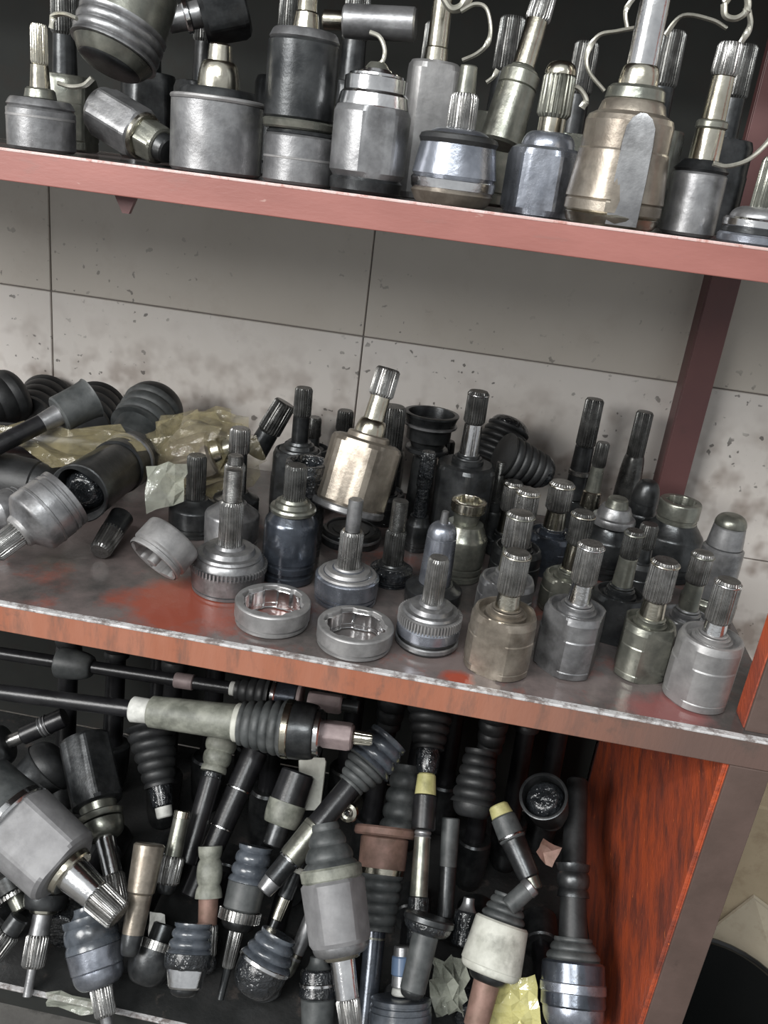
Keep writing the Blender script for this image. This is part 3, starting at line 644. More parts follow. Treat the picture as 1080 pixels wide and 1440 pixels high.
ylay('half_shaft', 'dark grey ringed bell end at the left of the plastic bag', 'shaft', (178, 625, 0.40), (228, 560, 0.52),
     [('bell', 'dome', 'rubber_grey', 0.0, 0.4, 30, 38), ('ribs', 'boot', 'rubber_grey', 0.3, 0.75, 40, 44, dict(n=3, amp=0.08)), ('boot', 'dome', 'rubber_black', 0.72, 1.0, 42, 20)])
ylay('half_shaft', 'thick black tube lying low at the left border', 'shaft', (-60, 660, 0.28), (85, 690, 0.28),
     [('tube', 'cyl', 'rubber_black', 0, 0.8, 38, 36), ('end_cap', 'dome', 'rubber_black', 0.79, 1.0, 35, 16)])
ylay('half_shaft', 'black tube lying behind the yellowish film at left', 'shaft', (-60, 610, 0.38), (190, 630, 0.38),
     [('tube', 'cyl', 'black_pipe', 0, 0.9, 22, 22), ('end_cap', 'cyl', 'steel_olive', 0.89, 1.0, 20, 18)])
def crumple(name, label, corners, n, amp, mat, thick=0.0006, seed=1, group=None):
    """a crumpled sheet of film spanning four corner points"""
    rg = np.random.default_rng(seed); c = [np.array(p, float) for p in corners]
    nrm = np.cross(c[1]-c[0], c[3]-c[0]); nrm /= np.linalg.norm(nrm); V = []
    for i in range(n+1):
        for j in range(n+1):
            u, v = i/n, j/n
            p = c[0]*(1-u)*(1-v)+c[1]*u*(1-v)+c[2]*u*v+c[3]*(1-u)*v
            jit = (rg.random(3)-0.5)*amp*0.8
            V.append(p+nrm*(rg.random()-0.5)*amp*2+jit)
    base = V[0].copy(); V = [p-base for p in V]
    Fc = []
    for i in range(n):
        for j in range(n):
            a = i*(n+1)+j; q = (a, a+1, a+n+2, a+n+1)
            Fc += [(q[0], q[1], q[2]), (q[0], q[2], q[3])] if (i+j) % 2 else [(q[0], q[1], q[3]), (q[1], q[2], q[3])]
    o = link_mesh(name, V, Fc, mat, None, smooth=False); o.location = base
    sd = o.modifiers.new('thick', 'SOLIDIFY'); sd.thickness = thick
    return tag(o, label, 'plastic film', group)
crumple('plastic_film', 'yellowish clear film draped over black tubes at left', [at(-20, 596, y=0.33), at(170, 598, y=0.345), at(205, 628, y=0.31), at(78, 662, y=0.27)], 7, 0.009, 'clear_film', seed=3)
def bag(name, label, cpt, rad, mat, seed, n=11, mm=18, rough=0.16, tilt=0.0):
    rg = np.random.default_rng(seed); V, Fc = [], []
    for i in range(n+1):
        th = math.pi*i/n
        for k in range(mm):
            ph = 2*math.pi*(k+0.5*(i % 2))/mm; s = 1+rough*(rg.random()-0.5)*2
            e = 0.75
            sx = lambda v: math.copysign(abs(v)**e, v)
            V.append((rad[0]*sx(math.sin(th)*math.cos(ph))*s, rad[1]*sx(math.sin(th)*math.sin(ph))*s, rad[2]*sx(math.cos(th))*s))
    for i in range(n):
        for k in range(mm):
            k2 = (k+1) % mm; a, b, c, d = i*mm+k, i*mm+k2, (i+1)*mm+k2, (i+1)*mm+k
            Fc += [(a, d, b), (b, d, c)] if i % 2 else [(a, d, c), (a, c, b)]
    o = link_mesh(name, V, Fc, mat, None, smooth=False); o.location = cpt; o.rotation_euler = (0, tilt, 0.3)
    return tag(o, label, 'plastic bag')
pb = at(286, 640, y=0.415)
bag('plastic_bag', 'crumpled clear yellowish bag wrapped round a brown joint', pb, (0.088, 0.045, 0.068), 'clear_film', 11, tilt=-0.15)
ylay('inner_joint', 'brown joint wrapped inside the crumpled clear bag', 'joint', (250, 655, 0.415), (330, 628, 0.415),
     [('housing', 'hex', 'steel_brown', 0, 0.7, 36, 36, dict(n=6)), ('collar', 'cyl', 'steel_gold', 0.68, 0.85, 24, 22), ('neck', 'cyl', 'steel_olive', 0.84, 1.0, 14, 13)])
crumple('plastic_film', 'bright folded corner of clear film hanging below the bag', [at(205, 655, y=0.26), at(262, 650, y=0.285), at(258, 705, y=0.25), at(207, 724, y=0.23)], 4, 0.008, 'clear_film_grey', seed=8)
outer('dark joint standing behind the tilted ring, below the bag', (275, 700), 0.30, 36, 700, 640, None, 14, 'steel_dark', 'spline_dark')

# shadowed joints filling the gaps at the back of the middle shelf
for px_, py_, Y_, r_ in ((706, 625, 0.53, 0.06), (740, 655, 0.485, 0.05), (372, 610, 0.50, 0.05), (290, 650, 0.415, 0.08)):
    STOOD.append((at(px_, py_, y=Y_)[0], Y_, 0.0, r_))
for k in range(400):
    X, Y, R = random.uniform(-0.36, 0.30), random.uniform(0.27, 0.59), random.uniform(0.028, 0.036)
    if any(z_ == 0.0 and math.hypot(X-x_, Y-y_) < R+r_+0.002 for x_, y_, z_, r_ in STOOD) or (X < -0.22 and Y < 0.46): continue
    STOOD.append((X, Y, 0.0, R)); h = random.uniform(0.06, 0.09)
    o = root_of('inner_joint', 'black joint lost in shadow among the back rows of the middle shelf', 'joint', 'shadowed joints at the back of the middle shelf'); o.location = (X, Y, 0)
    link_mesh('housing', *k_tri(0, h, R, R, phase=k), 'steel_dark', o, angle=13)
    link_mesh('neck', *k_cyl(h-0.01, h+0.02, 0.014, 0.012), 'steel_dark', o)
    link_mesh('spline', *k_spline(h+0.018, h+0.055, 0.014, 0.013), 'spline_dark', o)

# ================================================================== UPPER SHELF
UG = 'joints standing on the upper shelf'
def up(name, label, axis, Y, secs): return stand(name, label, 'joint', axis, Y, ZU, secs, UG)
up('inner_joint', 'grey joint with thin gold spline, leftmost on the upper shelf', (58, 175), 0.10,
   [('housing', 'cyl', 'steel_grey', 'B', 152, 46, 46), ('rim_band', 'cyl', 'steel_pale', 168, 163, 46.6, 46.6), ('rim', 'cyl', 'steel_grey', 153, 140, 46, 42), ('collar', 'cyl', 'steel_olive', 141, 124, 22, 20), ('neck', 'cyl', 'steel_gold', 126, 90, 14, 12), ('spline', 'spline', 'steel_gold', 91, 34, 12, 11.5, dict(n=16))])
ylay('inner_joint', 'faceted grey joint lying tipped on its side on upper shelf', 'joint', (140, 154, 0.12), (238, 213, 0.09),
     [('housing', 'hex', 'steel_grey', 0.0, 0.62, 36, 37, dict(n=6, ratio=0.87)), ('band', 'cyl', 'steel_gold', 0.60, 0.66, 32, 32), ('nut', 'hex', 'steel_olive', 0.65, 0.9, 28, 27, dict(n=6)), ('tip', 'cyl', 'steel_dark', 0.88, 1.0, 20, 18)], UG, 0.4)
ylay('outer_joint', 'big ridged cup tilted over at the top left of picture', 'joint', (195, -25, 0.20), (152, 98, 0.165),
     [('cup', 'cyl', 'steel_olive', 0.0, 0.55, 58, 60), ('ridge', 'boot', 'steel_grey', 0.5, 0.82, 62, 61, dict(n=3, amp=0.05)), ('lip', 'cyl', 'steel_olive', 0.80, 0.95, 56, 48), ('bottom', 'dome', 'steel_dark', 0.93, 1.0, 44, 20)], UG)
up('inner_joint', 'wide dark grey cup with gold stub, third from left on shelf', (305, 190), 0.11,
   [('housing', 'cyl', 'steel_grey', 'B', 142, 64, 64), ('rim_band', 'torus', 'steel_pale', 146, 138, 65, 65), ('inner_top', 'cyl', 'steel_dark', 143, 126, 56, 52), ('collar', 'dome', 'steel_gold', 128, 86, 30, 19), ('stub', 'cyl', 'steel_gold', 90, 62, 18, 16)])
ylay('half_shaft', 'grey shaft lying crosswise behind at the top left', 'shaft', (235, 30, 0.27), (345, 5, 0.30),
     [('shaft', 'cyl', 'steel_grey', 0.0, 0.45, 16, 18), ('flange', 'cyl', 'steel_bright', 0.22, 0.30, 22, 22), ('head', 'hex', 'steel_dark', 0.42, 1.0, 42, 44, dict(n=6))])
up('inner_joint', 'pale grey cup at the bottom of the stacked pair', (421, 225), 0.10,
   [('housing', 'cyl', 'steel_grey', 'B', 190, 50, 50), ('step_band', 'cyl', 'steel_pale', 226, 222, 50.5, 50.5), ('rim', 'cyl', 'steel_dark', 191, 185, 49, 47)])
sP = at(424, 186, y=0.10)
o = stand('inner_joint', 'dark cup stacked upside down on top of a pale cup', 'joint', (424, 120), 0.10, zrow(sP[0], 0.10, 185)+0.0005,
   [('rim_band', 'cyl', 'steel_olive', 'B', 170, 49, 51), ('housing', 'cyl', 'steel_dark', 171, 58, 50, 50), ('shoulder', 'cyl', 'steel_grey', 60, 44, 50, 46), ('stub', 'cyl', 'steel_gold', 46, 16, 20, 16), ('shaft', 'cyl', 'steel_gold', 18, -40, 14, 13)], UG)
up('outer_joint', 'bright stepped steel cup with wire on top, upper shelf centre', (521, 190), 0.085,
   [('foot', 'cyl', 'steel_dark', 'B', 250, 50, 51), ('housing', 'hex', 'steel_grey', 251, 148, 54, 54, dict(n=3, ratio=0.9, phase=-1.2)), ('bright_band', 'cyl', 'steel_bright', 156, 130, 51, 48), ('upper_step', 'step', 'steel_bright', 132, 98, 44, 20), ('tip', 'cyl', 'steel_olive', 100, 88, 18, 13)])
wire('boot_clamp', 'thin bent wire rising from the bright stepped cup', 'wire', [(528, 92, 0.085), (538, 86, 0.085), (541, 70, 0.085), (534, 52, 0.085), (520, 45, 0.085)], 0.0022)
up('inner_joint', 'flat faced grey joint behind the bright stepped cup', (603, 160), 0.21,
   [('housing', 'hex', 'steel_pale', 'B', 88, 42, 40, dict(n=4, ratio=0.8, phase=-1.3)), ('collar', 'cyl', 'steel_gold', 90, 66, 17, 16), ('shaft', 'cyl', 'steel_gold', 68, -45, 15, 13)])
up('outer_joint', 'round silver blue joint with grey spline and dark collar', (640, 235), 0.075,
   [('foot', 'cyl', 'steel_brown', 'B', 268, 52, 58), ('polished_band', 'cyl', 'steel_bright', 270, 250, 59, 60), ('housing', 'cyl', 'steel_blue', 252, 200, 60, 53), ('dark_collar', 'torus', 'rubber_black', 207, 190, 53, 53), ('seat', 'dome', 'steel_blue', 203, 182, 47, 24), ('spline', 'spline', 'spline_steel', 186, 132, 21, 20, dict(n=20)), ('stub_end', 'cyl', 'steel_olive', 133, 92, 14, 12)])
up('inner_joint', 'hexagonal blue grey joint with stout round topped spline', (762, 255), 0.13,
   [('housing', 'hex', 'steel_blue', 'B', 208, 54, 53, dict(n=6, ratio=0.88, phase=-1.7)), ('shoulder', 'dome', 'steel_blue', 212, 186, 38, 22), ('neck', 'cyl', 'steel_gold', 190, 164, 19, 19), ('spline', 'spline', 'steel_olive', 166, 104, 24, 23, dict(n=18)), ('tip', 'dome', 'steel_gold', 106, 86, 22, 8)])
ylay('half_shaft', 'leaning greenish shaft with spline behind the hexagonal joint', 'shaft', (702, 205, 0.20), (772, -25, 0.24),
     [('cup', 'cyl', 'steel_olive', 0.0, 0.36, 30, 28), ('collar', 'step', 'steel_olive', 0.35, 0.48, 28, 17), ('shaft', 'cyl', 'steel_gold', 0.46, 0.78, 16, 15), ('spline', 'spline', 'spline_steel', 0.76, 1.0, 18, 17, dict(n=18))], UG)
big = up('inner_joint', 'largest brown grey joint with long polished shaft and flat facet', (872, 240), 0.075,
   [('foot', 'cyl', 'steel_gold', 'B', 300, 62, 66), ('housing', 'tri', 'steel_brown', 302, 160, 69, 62, dict(n=3, ratio=0.93, phase=-1.48, rim=0.80)), ('shoulder', 'cyl', 'steel_brown', 166, 142, 48, 44), ('collar', 'cyl', 'steel_olive', 146, 122, 42, 40), ('shaft_foot', 'dome', 'steel_gold', 124, 92, 28, 21), ('shaft', 'cyl', 'steel_bright', 98, -60, 22, 20)])
V, Fc = [], []
bx, by = big.location.x, big.location.y; kz = depth((bx, by, ZU+0.1))/F
rows = [(314, 26, 66), (300, 26, 67), (250, 26, 66), (205, 25, 64.5), (182, 23, 63.5), (170, 16, 62.5), (163, 5, 61)]
for (row, hw, rr) in rows:
    z = zrow(bx, by, row)-ZU
    for q, (fx, dy_) in enumerate(((-1, 0.012), (-0.82, -0.0), (0.82, -0.0), (1, 0.012))):
        V.append((fx*hw*kz+0.006, -rr*kz*0.985+dy_, z))
for i in range(len(rows)-1):
    for q in range(3): Fc.append((i*4+q, i*4+q+1, i*4+q+5, i*4+q+4))
Fc += [tuple(range(4))[::-1], tuple((len(rows)-1)*4+q for q in range(4))]
link_mesh('facet', V, Fc, 'steel_grey', big, angle=10)['label'] = 'flat shiny facet with arched top'
up('outer_joint', 'dark joint with stepped gold shaft right of the largest joint', (975, 285), 0.10,
   [('housing', 'cyl', 'steel_grey', 'B', 242, 38, 37), ('shoulder', 'cyl', 'steel_dark', 243, 226, 38, 30), ('shaft', 'cyl', 'steel_gold', 228, 180, 21, 20), ('band', 'cyl', 'steel_olive', 182, 170, 22, 22), ('neck', 'cyl', 'steel_gold', 171, 106, 17, 15), ('spline', 'spline', 'spline_steel', 107, 60, 19, 18, dict(n=18))])
up('outer_joint', 'silver ringed cup cut off by the right picture border', (1060, 335), 0.06,
   [('foot', 'cyl', 'steel_blue', 'B', 330, 50, 50), ('groove', 'cyl', 'steel_dark', 331, 322, 46, 46), ('polished_band', 'cyl', 'steel_bright', 323, 308, 47, 47), ('shoulder', 'dome', 'steel_grey', 310, 292, 40, 18), ('spline', 'spline', 'steel_olive', 296, 222, 17, 16, dict(n=18))])
# wires and loose boot clamps
for lab, pts, r in (
    ('bent flat clamp left of the big ridged cup', [(72, 40, 0.12), (76, 22, 0.12), (92, 20, 0.12), (108, 26, 0.12)], 0.0038),
    ('curled clamp above the lying faceted joint', [(82, 117, 0.11), (100, 122, 0.11), (118, 120, 0.11), (130, 110, 0.11)], 0.0038),
    ('large wire loop left of the long polished shaft', [(850, 128, 0.12), (828, 100, 0.12), (826, 75, 0.12), (842, 50, 0.12), (868, 44, 0.12), (900, 38, 0.12)], 0.003),
    ('wire arc at top edge beside the long polished shaft', [(882, 40, 0.16), (880, 15, 0.16), (895, -8, 0.16)], 0.003),
    ('long wire arc above the stepped gold shaft', [(935, 50, 0.14), (960, 22, 0.14), (1000, 28, 0.14), (1022, 40, 0.14)], 0.003),
    ('round wire ring at the top right of picture', [(1018, 5, 0.10), (1020, 22, 0.10), (1035, 26, 0.10), (1050, 15, 0.10), (1050, -5, 0.10), (1035, -14, 0.10), (1018, 5, 0.10)], 0.0042),
    ('thick wire hook below the round wire ring', [(1053, 15, 0.12), (1055, 35, 0.12), (1045, 55, 0.12), (1030, 72, 0.12)], 0.0034),
    ('pale wire arc low at the right border', [(1003, 230, 0.05), (1022, 234, 0.05), (1050, 226, 0.05), (1075, 205, 0.055), (1095, 180, 0.06)], 0.0036),
    ('curved clamp beside the round topped spline', [(800, 120, 0.13), (815, 125, 0.13), (824, 140, 0.13), (818, 152, 0.13)], 0.004),
    ('twisted clamp loop above the silver blue joint', [(650, 85, 0.12), (670, 76, 0.12), (685, 62, 0.12), (690, 40, 0.12), (684, 12, 0.12), (668, 6, 0.12), (648, 16, 0.12)], 0.003),
    ('white curled strip at the top behind silver blue joint', [(622, -5, 0.17), (634, 12, 0.17), (648, 10, 0.17), (660, -4, 0.17)], 0.006),
    ('short wire scrap right of the silver blue spline', [(684, 116, 0.15), (694, 108, 0.15), (700, 98, 0.15)], 0.0028),
    ('wire scrap between stepped gold shaft and right border', [(1010, 150, 0.16), (1015, 135, 0.16), (1018, 125, 0.16)], 0.004)):
    wire('boot_clamp', lab, 'wire clamp', pts, r, group='loose wire clamps on the upper shelf', flat=0.6)
ylay('half_shaft', 'grey tube lying across behind the stacked cups', 'shaft', (455, 28, 0.22), (585, 35, 0.22),
     [('shaft', 'cyl', 'steel_gold', 0.0, 0.25, 13, 13), ('sleeve', 'cyl', 'steel_grey', 0.22, 1.0, 22, 22)])
# shadowed back rows of the upper shelf
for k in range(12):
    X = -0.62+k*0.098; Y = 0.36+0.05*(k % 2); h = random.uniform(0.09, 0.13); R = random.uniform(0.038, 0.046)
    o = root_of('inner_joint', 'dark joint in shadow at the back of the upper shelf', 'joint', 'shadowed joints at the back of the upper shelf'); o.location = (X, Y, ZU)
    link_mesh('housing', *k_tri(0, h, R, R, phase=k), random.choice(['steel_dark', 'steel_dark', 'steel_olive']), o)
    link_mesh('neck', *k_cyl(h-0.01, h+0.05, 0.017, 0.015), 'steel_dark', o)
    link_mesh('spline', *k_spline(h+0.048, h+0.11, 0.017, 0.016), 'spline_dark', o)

# ================================================================== LOWER SHELF HEAP
D = 'shaft'
ylay('half_shaft', 'long driveshaft lying level with olive sleeve, taped band and pink hexagon', 'shaft', (-90, 962, 0.20), (524, 1040, 0.20),
     [('bar', 'cyl', 'black_pipe', 0.0, 0.48, 11, 12), ('tape_band', 'cyl', 'white_tape', 0.448, 0.492, 18, 17), ('sleeve', 'cyl', 'rubber_olive', 0.49, 0.70, 22, 25), ('sleeve_clamp', 'cyl', 'cream_paint', 0.685, 0.70, 27, 27),
      ('boot', 'boot', 'rubber_grey', 0.70, 0.80, 31, 40, dict(n=5, amp=0.09)), ('boot_clamp', 'cyl', 'steel_gold', 0.797, 0.818, 41, 41), ('housing', 'dome', 'steel_dark', 0.815, 0.87, 40, 36), ('steel_ring', 'cyl', 'steel_bright', 0.868, 0.884, 33, 33), ('hexagon', 'hex', 'pink_steel', 0.883, 0.955, 20, 20, dict(n=6)), ('spline', 'spline', 'steel_gold', 0.955, 1.0, 10, 9, dict(n=14))])
ylay('half_shaft', 'dark driveshaft lying behind, close under the middle shelf', 'shaft', (-90, 905, 0.30), (505, 995, 0.30),
     [('bar', 'cyl', 'black_pipe', 0.0, 0.70, 9, 9), ('coupling', 'dome', 'rubber_grey', 0.29, 0.37, 22, 12), ('tape_band', 'cyl', 'pink_steel', 0.565, 0.61, 11, 11), ('thin_band', 'cyl', 'white_tape', 0.695, 0.708, 10, 10), ('boot', 'boot', 'rubber_black', 0.71, 0.79, 14, 24, dict(n=4)),
      ('bright_clamp', 'cyl', 'steel_bright', 0.793, 0.806, 22, 22), ('housing', 'cyl', 'steel_blue_dark', 0.80, 0.855, 20, 20), ('ring', 'cyl', 'pink_steel', 0.855, 0.865, 21, 21), ('hexagon', 'hex', 'pink_steel', 0.88, 0.96, 14, 14, dict(n=6)), ('stub', 'cyl', 'steel_dark', 0.955, 1.0, 9, 9)])

def hj(label, A, B, secs, o=0.0, o2=None, name='half_shaft', cat='shaft', spin=0.0):
    return hlay(name, label, cat, A, B, secs, o, o2, 'driveshafts heaped on the lower shelf', spin)
C_, SP, BO, HX, DM, TN, BE, TO = 'cyl', 'spline', 'boot', 'hex', 'dome', 'tone', 'bell', 'torus'
hj('black shaft with two pale rings at the upper left of heap', (-30, 1062), (92, 1008),
   [('joint', DM, 'steel_dark', 0.0, 0.35, 34, 22), ('neck', C_, 'spline_steel', 0.33, 0.52, 10, 9), ('shaft', C_, 'black_pipe', 0.50, 1.0, 13, 14), ('rings', BO, 'steel_grey', 0.72, 0.80, 15, 15, dict(n=2, amp=0.15))], 0.10)
hj('dull black bell lying below the shaft with pale rings', (20, 1120), (88, 1062),
   [('bell', DM, 'steel_dark', 0.0, 0.7, 30, 40), ('cap', DM, 'rubber_black', 0.68, 1.0, 38, 16)], 0.07, None, 'outer_joint', 'joint')
hj('big pale grey tripod joint pointing its spline down at lower left', (-25, 1112), (162, 1284),
   [('rear_boot', DM, 'rubber_grey', 0.0, 0.26, 50, 56), ('clamp', C_, 'steel_bright', 0.22, 0.27, 56, 56), ('housing', HX, 'matt_grey', 0.26, 0.63, 58, 55, dict(n=3, ratio=0.8, phase=-0.4)), ('ring', C_, 'steel_gold', 0.63, 0.67, 36, 35), ('neck', C_, 'steel_bright', 0.66, 0.84, 25, 21), ('spline', SP, 'spline_steel', 0.83, 1.0, 23, 21, dict(n=22))], -0.05, -0.06, 'inner_joint', 'joint', 0.5)
hj('dark fluted housing with shiny neck pointing down, upper left of heap', (118, 1040), (168, 1272),
   [('housing', HX, 'steel_dark', 0.0, 0.40, 38, 37, dict(n=6, ratio=0.88, phase=0.1)), ('neck', C_, 'steel_olive', 0.39, 0.46, 26, 24), ('flange', C_, 'steel_olive', 0.45, 0.49, 32, 30), ('lower_flange', DM, 'steel_olive', 0.50, 0.60, 30, 19), ('shaft', C_, 'steel_bright', 0.59, 0.83, 14, 13), ('spline', SP, 'spline_steel', 0.82, 1.0, 16, 15, dict(n=18))], 0.06, 0.0, 'inner_joint', 'joint')
hj('dark ribbed cone boot hanging above a glinting neck, upper left', (212, 1020), (232, 1150),
   [('boot', BO, 'rubber_black', 0.0, 0.66, 36, 21, dict(n=6, amp=0.13)), ('neck', C_, 'grease', 0.64, 0.88, 16, 15), ('tape', C_, 'white_tape', 0.85, 1.0, 12, 11)], 0.07)
hj('slim olive shaft with splined end pointing down at left centre', (257, 1140), (232, 1258),
   [('ring', C_, 'steel_gold', 0.0, 0.10, 11, 11), ('shaft', C_, 'steel_olive', 0.08, 0.55, 11, 12), ('spline', SP, 'spline_steel', 0.54, 0.88, 17, 16, dict(n=18)), ('tip', DM, 'steel_dark', 0.87, 1.0, 13, 6)], -0.02)
hj('shaft with small olive ribbed boot at its upper end', (316, 1030), (262, 1215),
   [('boot', BO, 'rubber_olive', 0.0, 0.30, 24, 18, dict(n=3, amp=0.15)), ('ring', C_, 'grease', 0.30, 0.36, 14, 14), ('shaft', C_, 'black_pipe', 0.34, 1.0, 15, 13)], 0.06, 0.03)
hj('plain black shaft with thin bright bands right of the olive boot', (360, 1055), (268, 1262),
   [('shaft', C_, 'black_pipe', 0.0, 1.0, 19, 15), ('band', C_, 'steel_bright', 0.26, 0.275, 19, 19), ('lower_band', C_, 'steel_bright', 0.52, 0.535, 18, 18)], 0.09, 0.06)
hj('splined stub with thin tip standing at lower left corner', (66, 1255), (38, 1402),
   [('flange', DM, 'steel_dark', 0.0, 0.16, 30, 24), ('ring', C_, 'steel_gold', 0.14, 0.20, 20, 19), ('shaft', C_, 'steel_grey', 0.19, 0.42, 13, 14), ('spline', SP, 'spline_steel', 0.40, 0.72, 17, 16, dict(n=18)), ('tip', C_, 'steel_grey', 0.71, 1.0, 7, 6)], -0.035)
hj('blue grey bell joint with splined stub at the lower left', (122, 1275), (152, 1446),
   [('bell', DM, 'rubber_blue', 0.0, 0.10, 18, 34), ('boot', BO, 'rubber_blue', 0.08, 0.34, 36, 38, dict(n=2, amp=0.06)), ('housing', C_, 'steel_blue', 0.33, 0.52, 38, 36), ('collar', DM, 'steel_blue', 0.51, 0.66, 35, 18), ('spline', SP, 'spline_steel', 0.65, 0.90, 15.5, 15, dict(n=18)), ('tip', C_, 'steel_grey', 0.89, 1.0, 9, 8)], -0.055, None, 'outer_joint', 'joint')
hj('small toothed ring joint at the left border of the heap', (10, 1235), (30, 1280),
   [('bell', C_, 'steel_dark', 0.0, 0.5, 30, 28), ('tone_ring', TN, 'spline_steel', 0.3, 0.6, 26, 26, dict(n=30)), ('stub', C_, 'steel_olive', 0.55, 1.0, 12, 11)], -0.01, None, 'outer_joint', 'joint')
hj('dark splined stub lying at lowest left border', (28, 1290), (-12, 1345),
   [('neck', C_, 'steel_dark', 0.0, 0.4, 14, 14), ('spline', SP, 'spline_dark', 0.38, 1.0, 18, 17, dict(n=18))], -0.02)
hj('brownish smooth cylinder stub right of the blue grey bell', (210, 1190), (182, 1340),
   [('tube', C_, 'steel_brown', 0.0, 0.45, 22, 19), ('stub', C_, 'steel_brown', 0.44, 0.82, 17, 15), ('tip', DM, 'steel_dark', 0.80, 1.0, 15, 9)], -0.01)
hj('dark bell with toothed ring beside white paper, lower left', (232, 1300), (200, 1385),
   [('stub', C_, 'steel_dark', 0.0, 0.3, 16, 16), ('tone_ring', TN, 'spline_steel', 0.28, 0.42, 36, 36, dict(n=36)), ('bell', DM, 'steel_dark', 0.40, 1.0, 34, 10)], 0.0, -0.02, 'outer_joint', 'joint')
crumple('paper_scrap', 'torn white paper scrap tucked above the toothed ring', [heap(212, 1282, -0.03), heap(233, 1286, -0.03), heap(226, 1330, -0.03), heap(208, 1324, -0.03)], 3, 0.003, 'white_tape', seed=2)['category'] = 'paper'
hj('shaft with flaky olive collar in the centre left of heap', (296, 1190), (290, 1352),
   [('collar', BO, 'rubber_olive', 0.0, 0.45, 17, 19, dict(n=2, amp=0.2)), ('shaft', C_, 'rusty_steel', 0.43, 0.70, 14, 13), ('spline', SP, 'spline_steel', 0.68, 0.96, 15, 14, dict(n=16)), ('tip', C_, 'steel_dark', 0.95, 1.0, 8, 7)], -0.03)
hj('blue ringed boot over a shiny balled joint at the bottom', (272, 1300), (258, 1400),
   [('boot', BO, 'rubber_blue', 0.0, 0.42, 26, 32, dict(n=3, amp=0.14)), ('cage', DM, 'grease', 0.40, 0.62, 34, 30), ('race', HX, 'steel_bright', 0.60, 0.90, 30, 24, dict(n=6, ratio=0.85)), ('tip', DM, 'steel_dark', 0.88, 1.0, 20, 8)], -0.03, -0.04, 'outer_joint', 'joint')
hj('dark joint with blue ribbed boot and toothed ring, centre left', (360, 1190), (318, 1370),
   [('boot', BO, 'rubber_blue', 0.0, 0.28, 24, 28, dict(n=3, amp=0.14)), ('housing', C_, 'rubber_grey', 0.27, 0.50, 27, 26), ('tone_ring', TN, 'spline_steel', 0.50, 0.58, 30, 30, dict(n=32)), ('bell', DM, 'steel_dark', 0.57, 0.66, 24, 13), ('spline', SP, 'spline_steel', 0.62, 0.95, 11, 9, dict(n=16)), ('tip', C_, 'steel_dark', 0.94, 1.2, 6, 5)], -0.02, -0.02, 'outer_joint', 'joint')
hj('wet blue ribbed boot on a greasy bell near bottom centre', (392, 1315), (352, 1398),
   [('boot', BO, 'rubber_blue', 0.0, 0.45, 26, 38, dict(n=3, amp=0.13)), ('clamp', C_, 'steel_bright', 0.44, 0.52, 39, 39), ('bell', DM, 'grease', 0.50, 1.0, 37, 14)], -0.035, None, 'outer_joint', 'joint')
hj('olive round capped shaft end below the long driveshaft', (420, 1085), (383, 1190),
   [('tube', C_, 'black_pipe', 0.0, 0.45, 24, 26), ('cap', DM, 'rubber_olive', 0.40, 0.72, 27, 22), ('neck', C_, 'steel_dark', 0.68, 1.0, 16, 15)], 0.03)
hj('slanting shaft with ribbed boot on its upper right end', (546, 1040), (372, 1252),
   [('boot', BO, 'rubber_blue', 0.0, 0.17, 30, 36, dict(n=3, amp=0.12)), ('lower_boot', BO, 'rubber_grey', 0.16, 0.31, 34, 20, dict(n=4, amp=0.14)), ('shaft', C_, 'black_pipe', 0.30, 0.58, 16, 17), ('band', C_, 'steel_olive', 0.57, 0.60, 19, 19), ('thick_tube', C_, 'steel_olive', 0.59, 0.79, 19, 18), ('bright_band', C_, 'steel_bright', 0.785, 0.80, 17, 17), ('stub', C_, 'steel_dark', 0.79, 0.93, 15, 15), ('tip', C_, 'steel_grey', 0.92, 1.0, 14, 12)], -0.01, -0.05)
hj('thin shaft with small bands below the slanting shaft', (428, 1195), (378, 1318),
   [('shaft', C_, 'steel_dark', 0.0, 0.55, 11, 11), ('band', C_, 'cream_paint', 0.18, 0.26, 11.5, 11.5), ('neck', C_, 'steel_gold', 0.54, 0.80, 9, 8), ('tip', C_, 'steel_dark', 0.78, 1.0, 6, 5)], -0.02)
hj('thin drilled shaft ending beside the wet blue boot', (452, 1260), (402, 1374),
   [('shaft', C_, 'steel_grey', 0.0, 0.80, 12, 10), ('ring', C_, 'steel_gold', 0.70, 0.76, 11, 11), ('ball_tip', DM, 'steel_olive', 0.78, 1.0, 10, 5)], -0.03)
hj('large grey inner joint with bright splined shaft at bottom centre', (458, 1165), (493, 1438),
   [('boot', BO, 'rubber_grey', 0.0, 0.22, 18, 40, dict(n=3, amp=0.12)), ('clamp', C_, 'rubber_olive', 0.21, 0.28, 44, 43), ('housing', HX, 'matt_grey', 0.27, 0.60, 46, 43, dict(n=3, ratio=0.86, phase=-1.3)), ('shoulder', DM, 'steel_grey', 0.58, 0.64, 40, 30), ('ring', C_, 'steel_gold', 0.63, 0.66, 28, 26), ('shaft', C_, 'steel_bright', 0.64, 0.86, 18, 16), ('spline', SP, 'spline_steel', 0.85, 1.0, 17, 16, dict(n=20))], -0.065, -0.07, 'inner_joint', 'joint')
hj('rusty flanged joint with green ribbed boot and long dark bar', (543, 1160), (514, 1444),
   [('flange', C_, 'rusty_steel', 0.0, 0.05, 44, 44), ('housing', C_, 'rusty_steel', 0.05, 0.22, 34, 33), ('upper_band', C_, 'steel_gold', 0.20, 0.25, 33, 32), ('boot', BO, 'rubber_grey', 0.24, 0.52, 33, 27, dict(n=5, amp=0.12)), ('collar', C_, 'steel_olive', 0.55, 0.60, 15, 14), ('bar', C_, 'steel_blue_dark', 0.52, 1.0, 15, 14)], -0.005, -0.02)
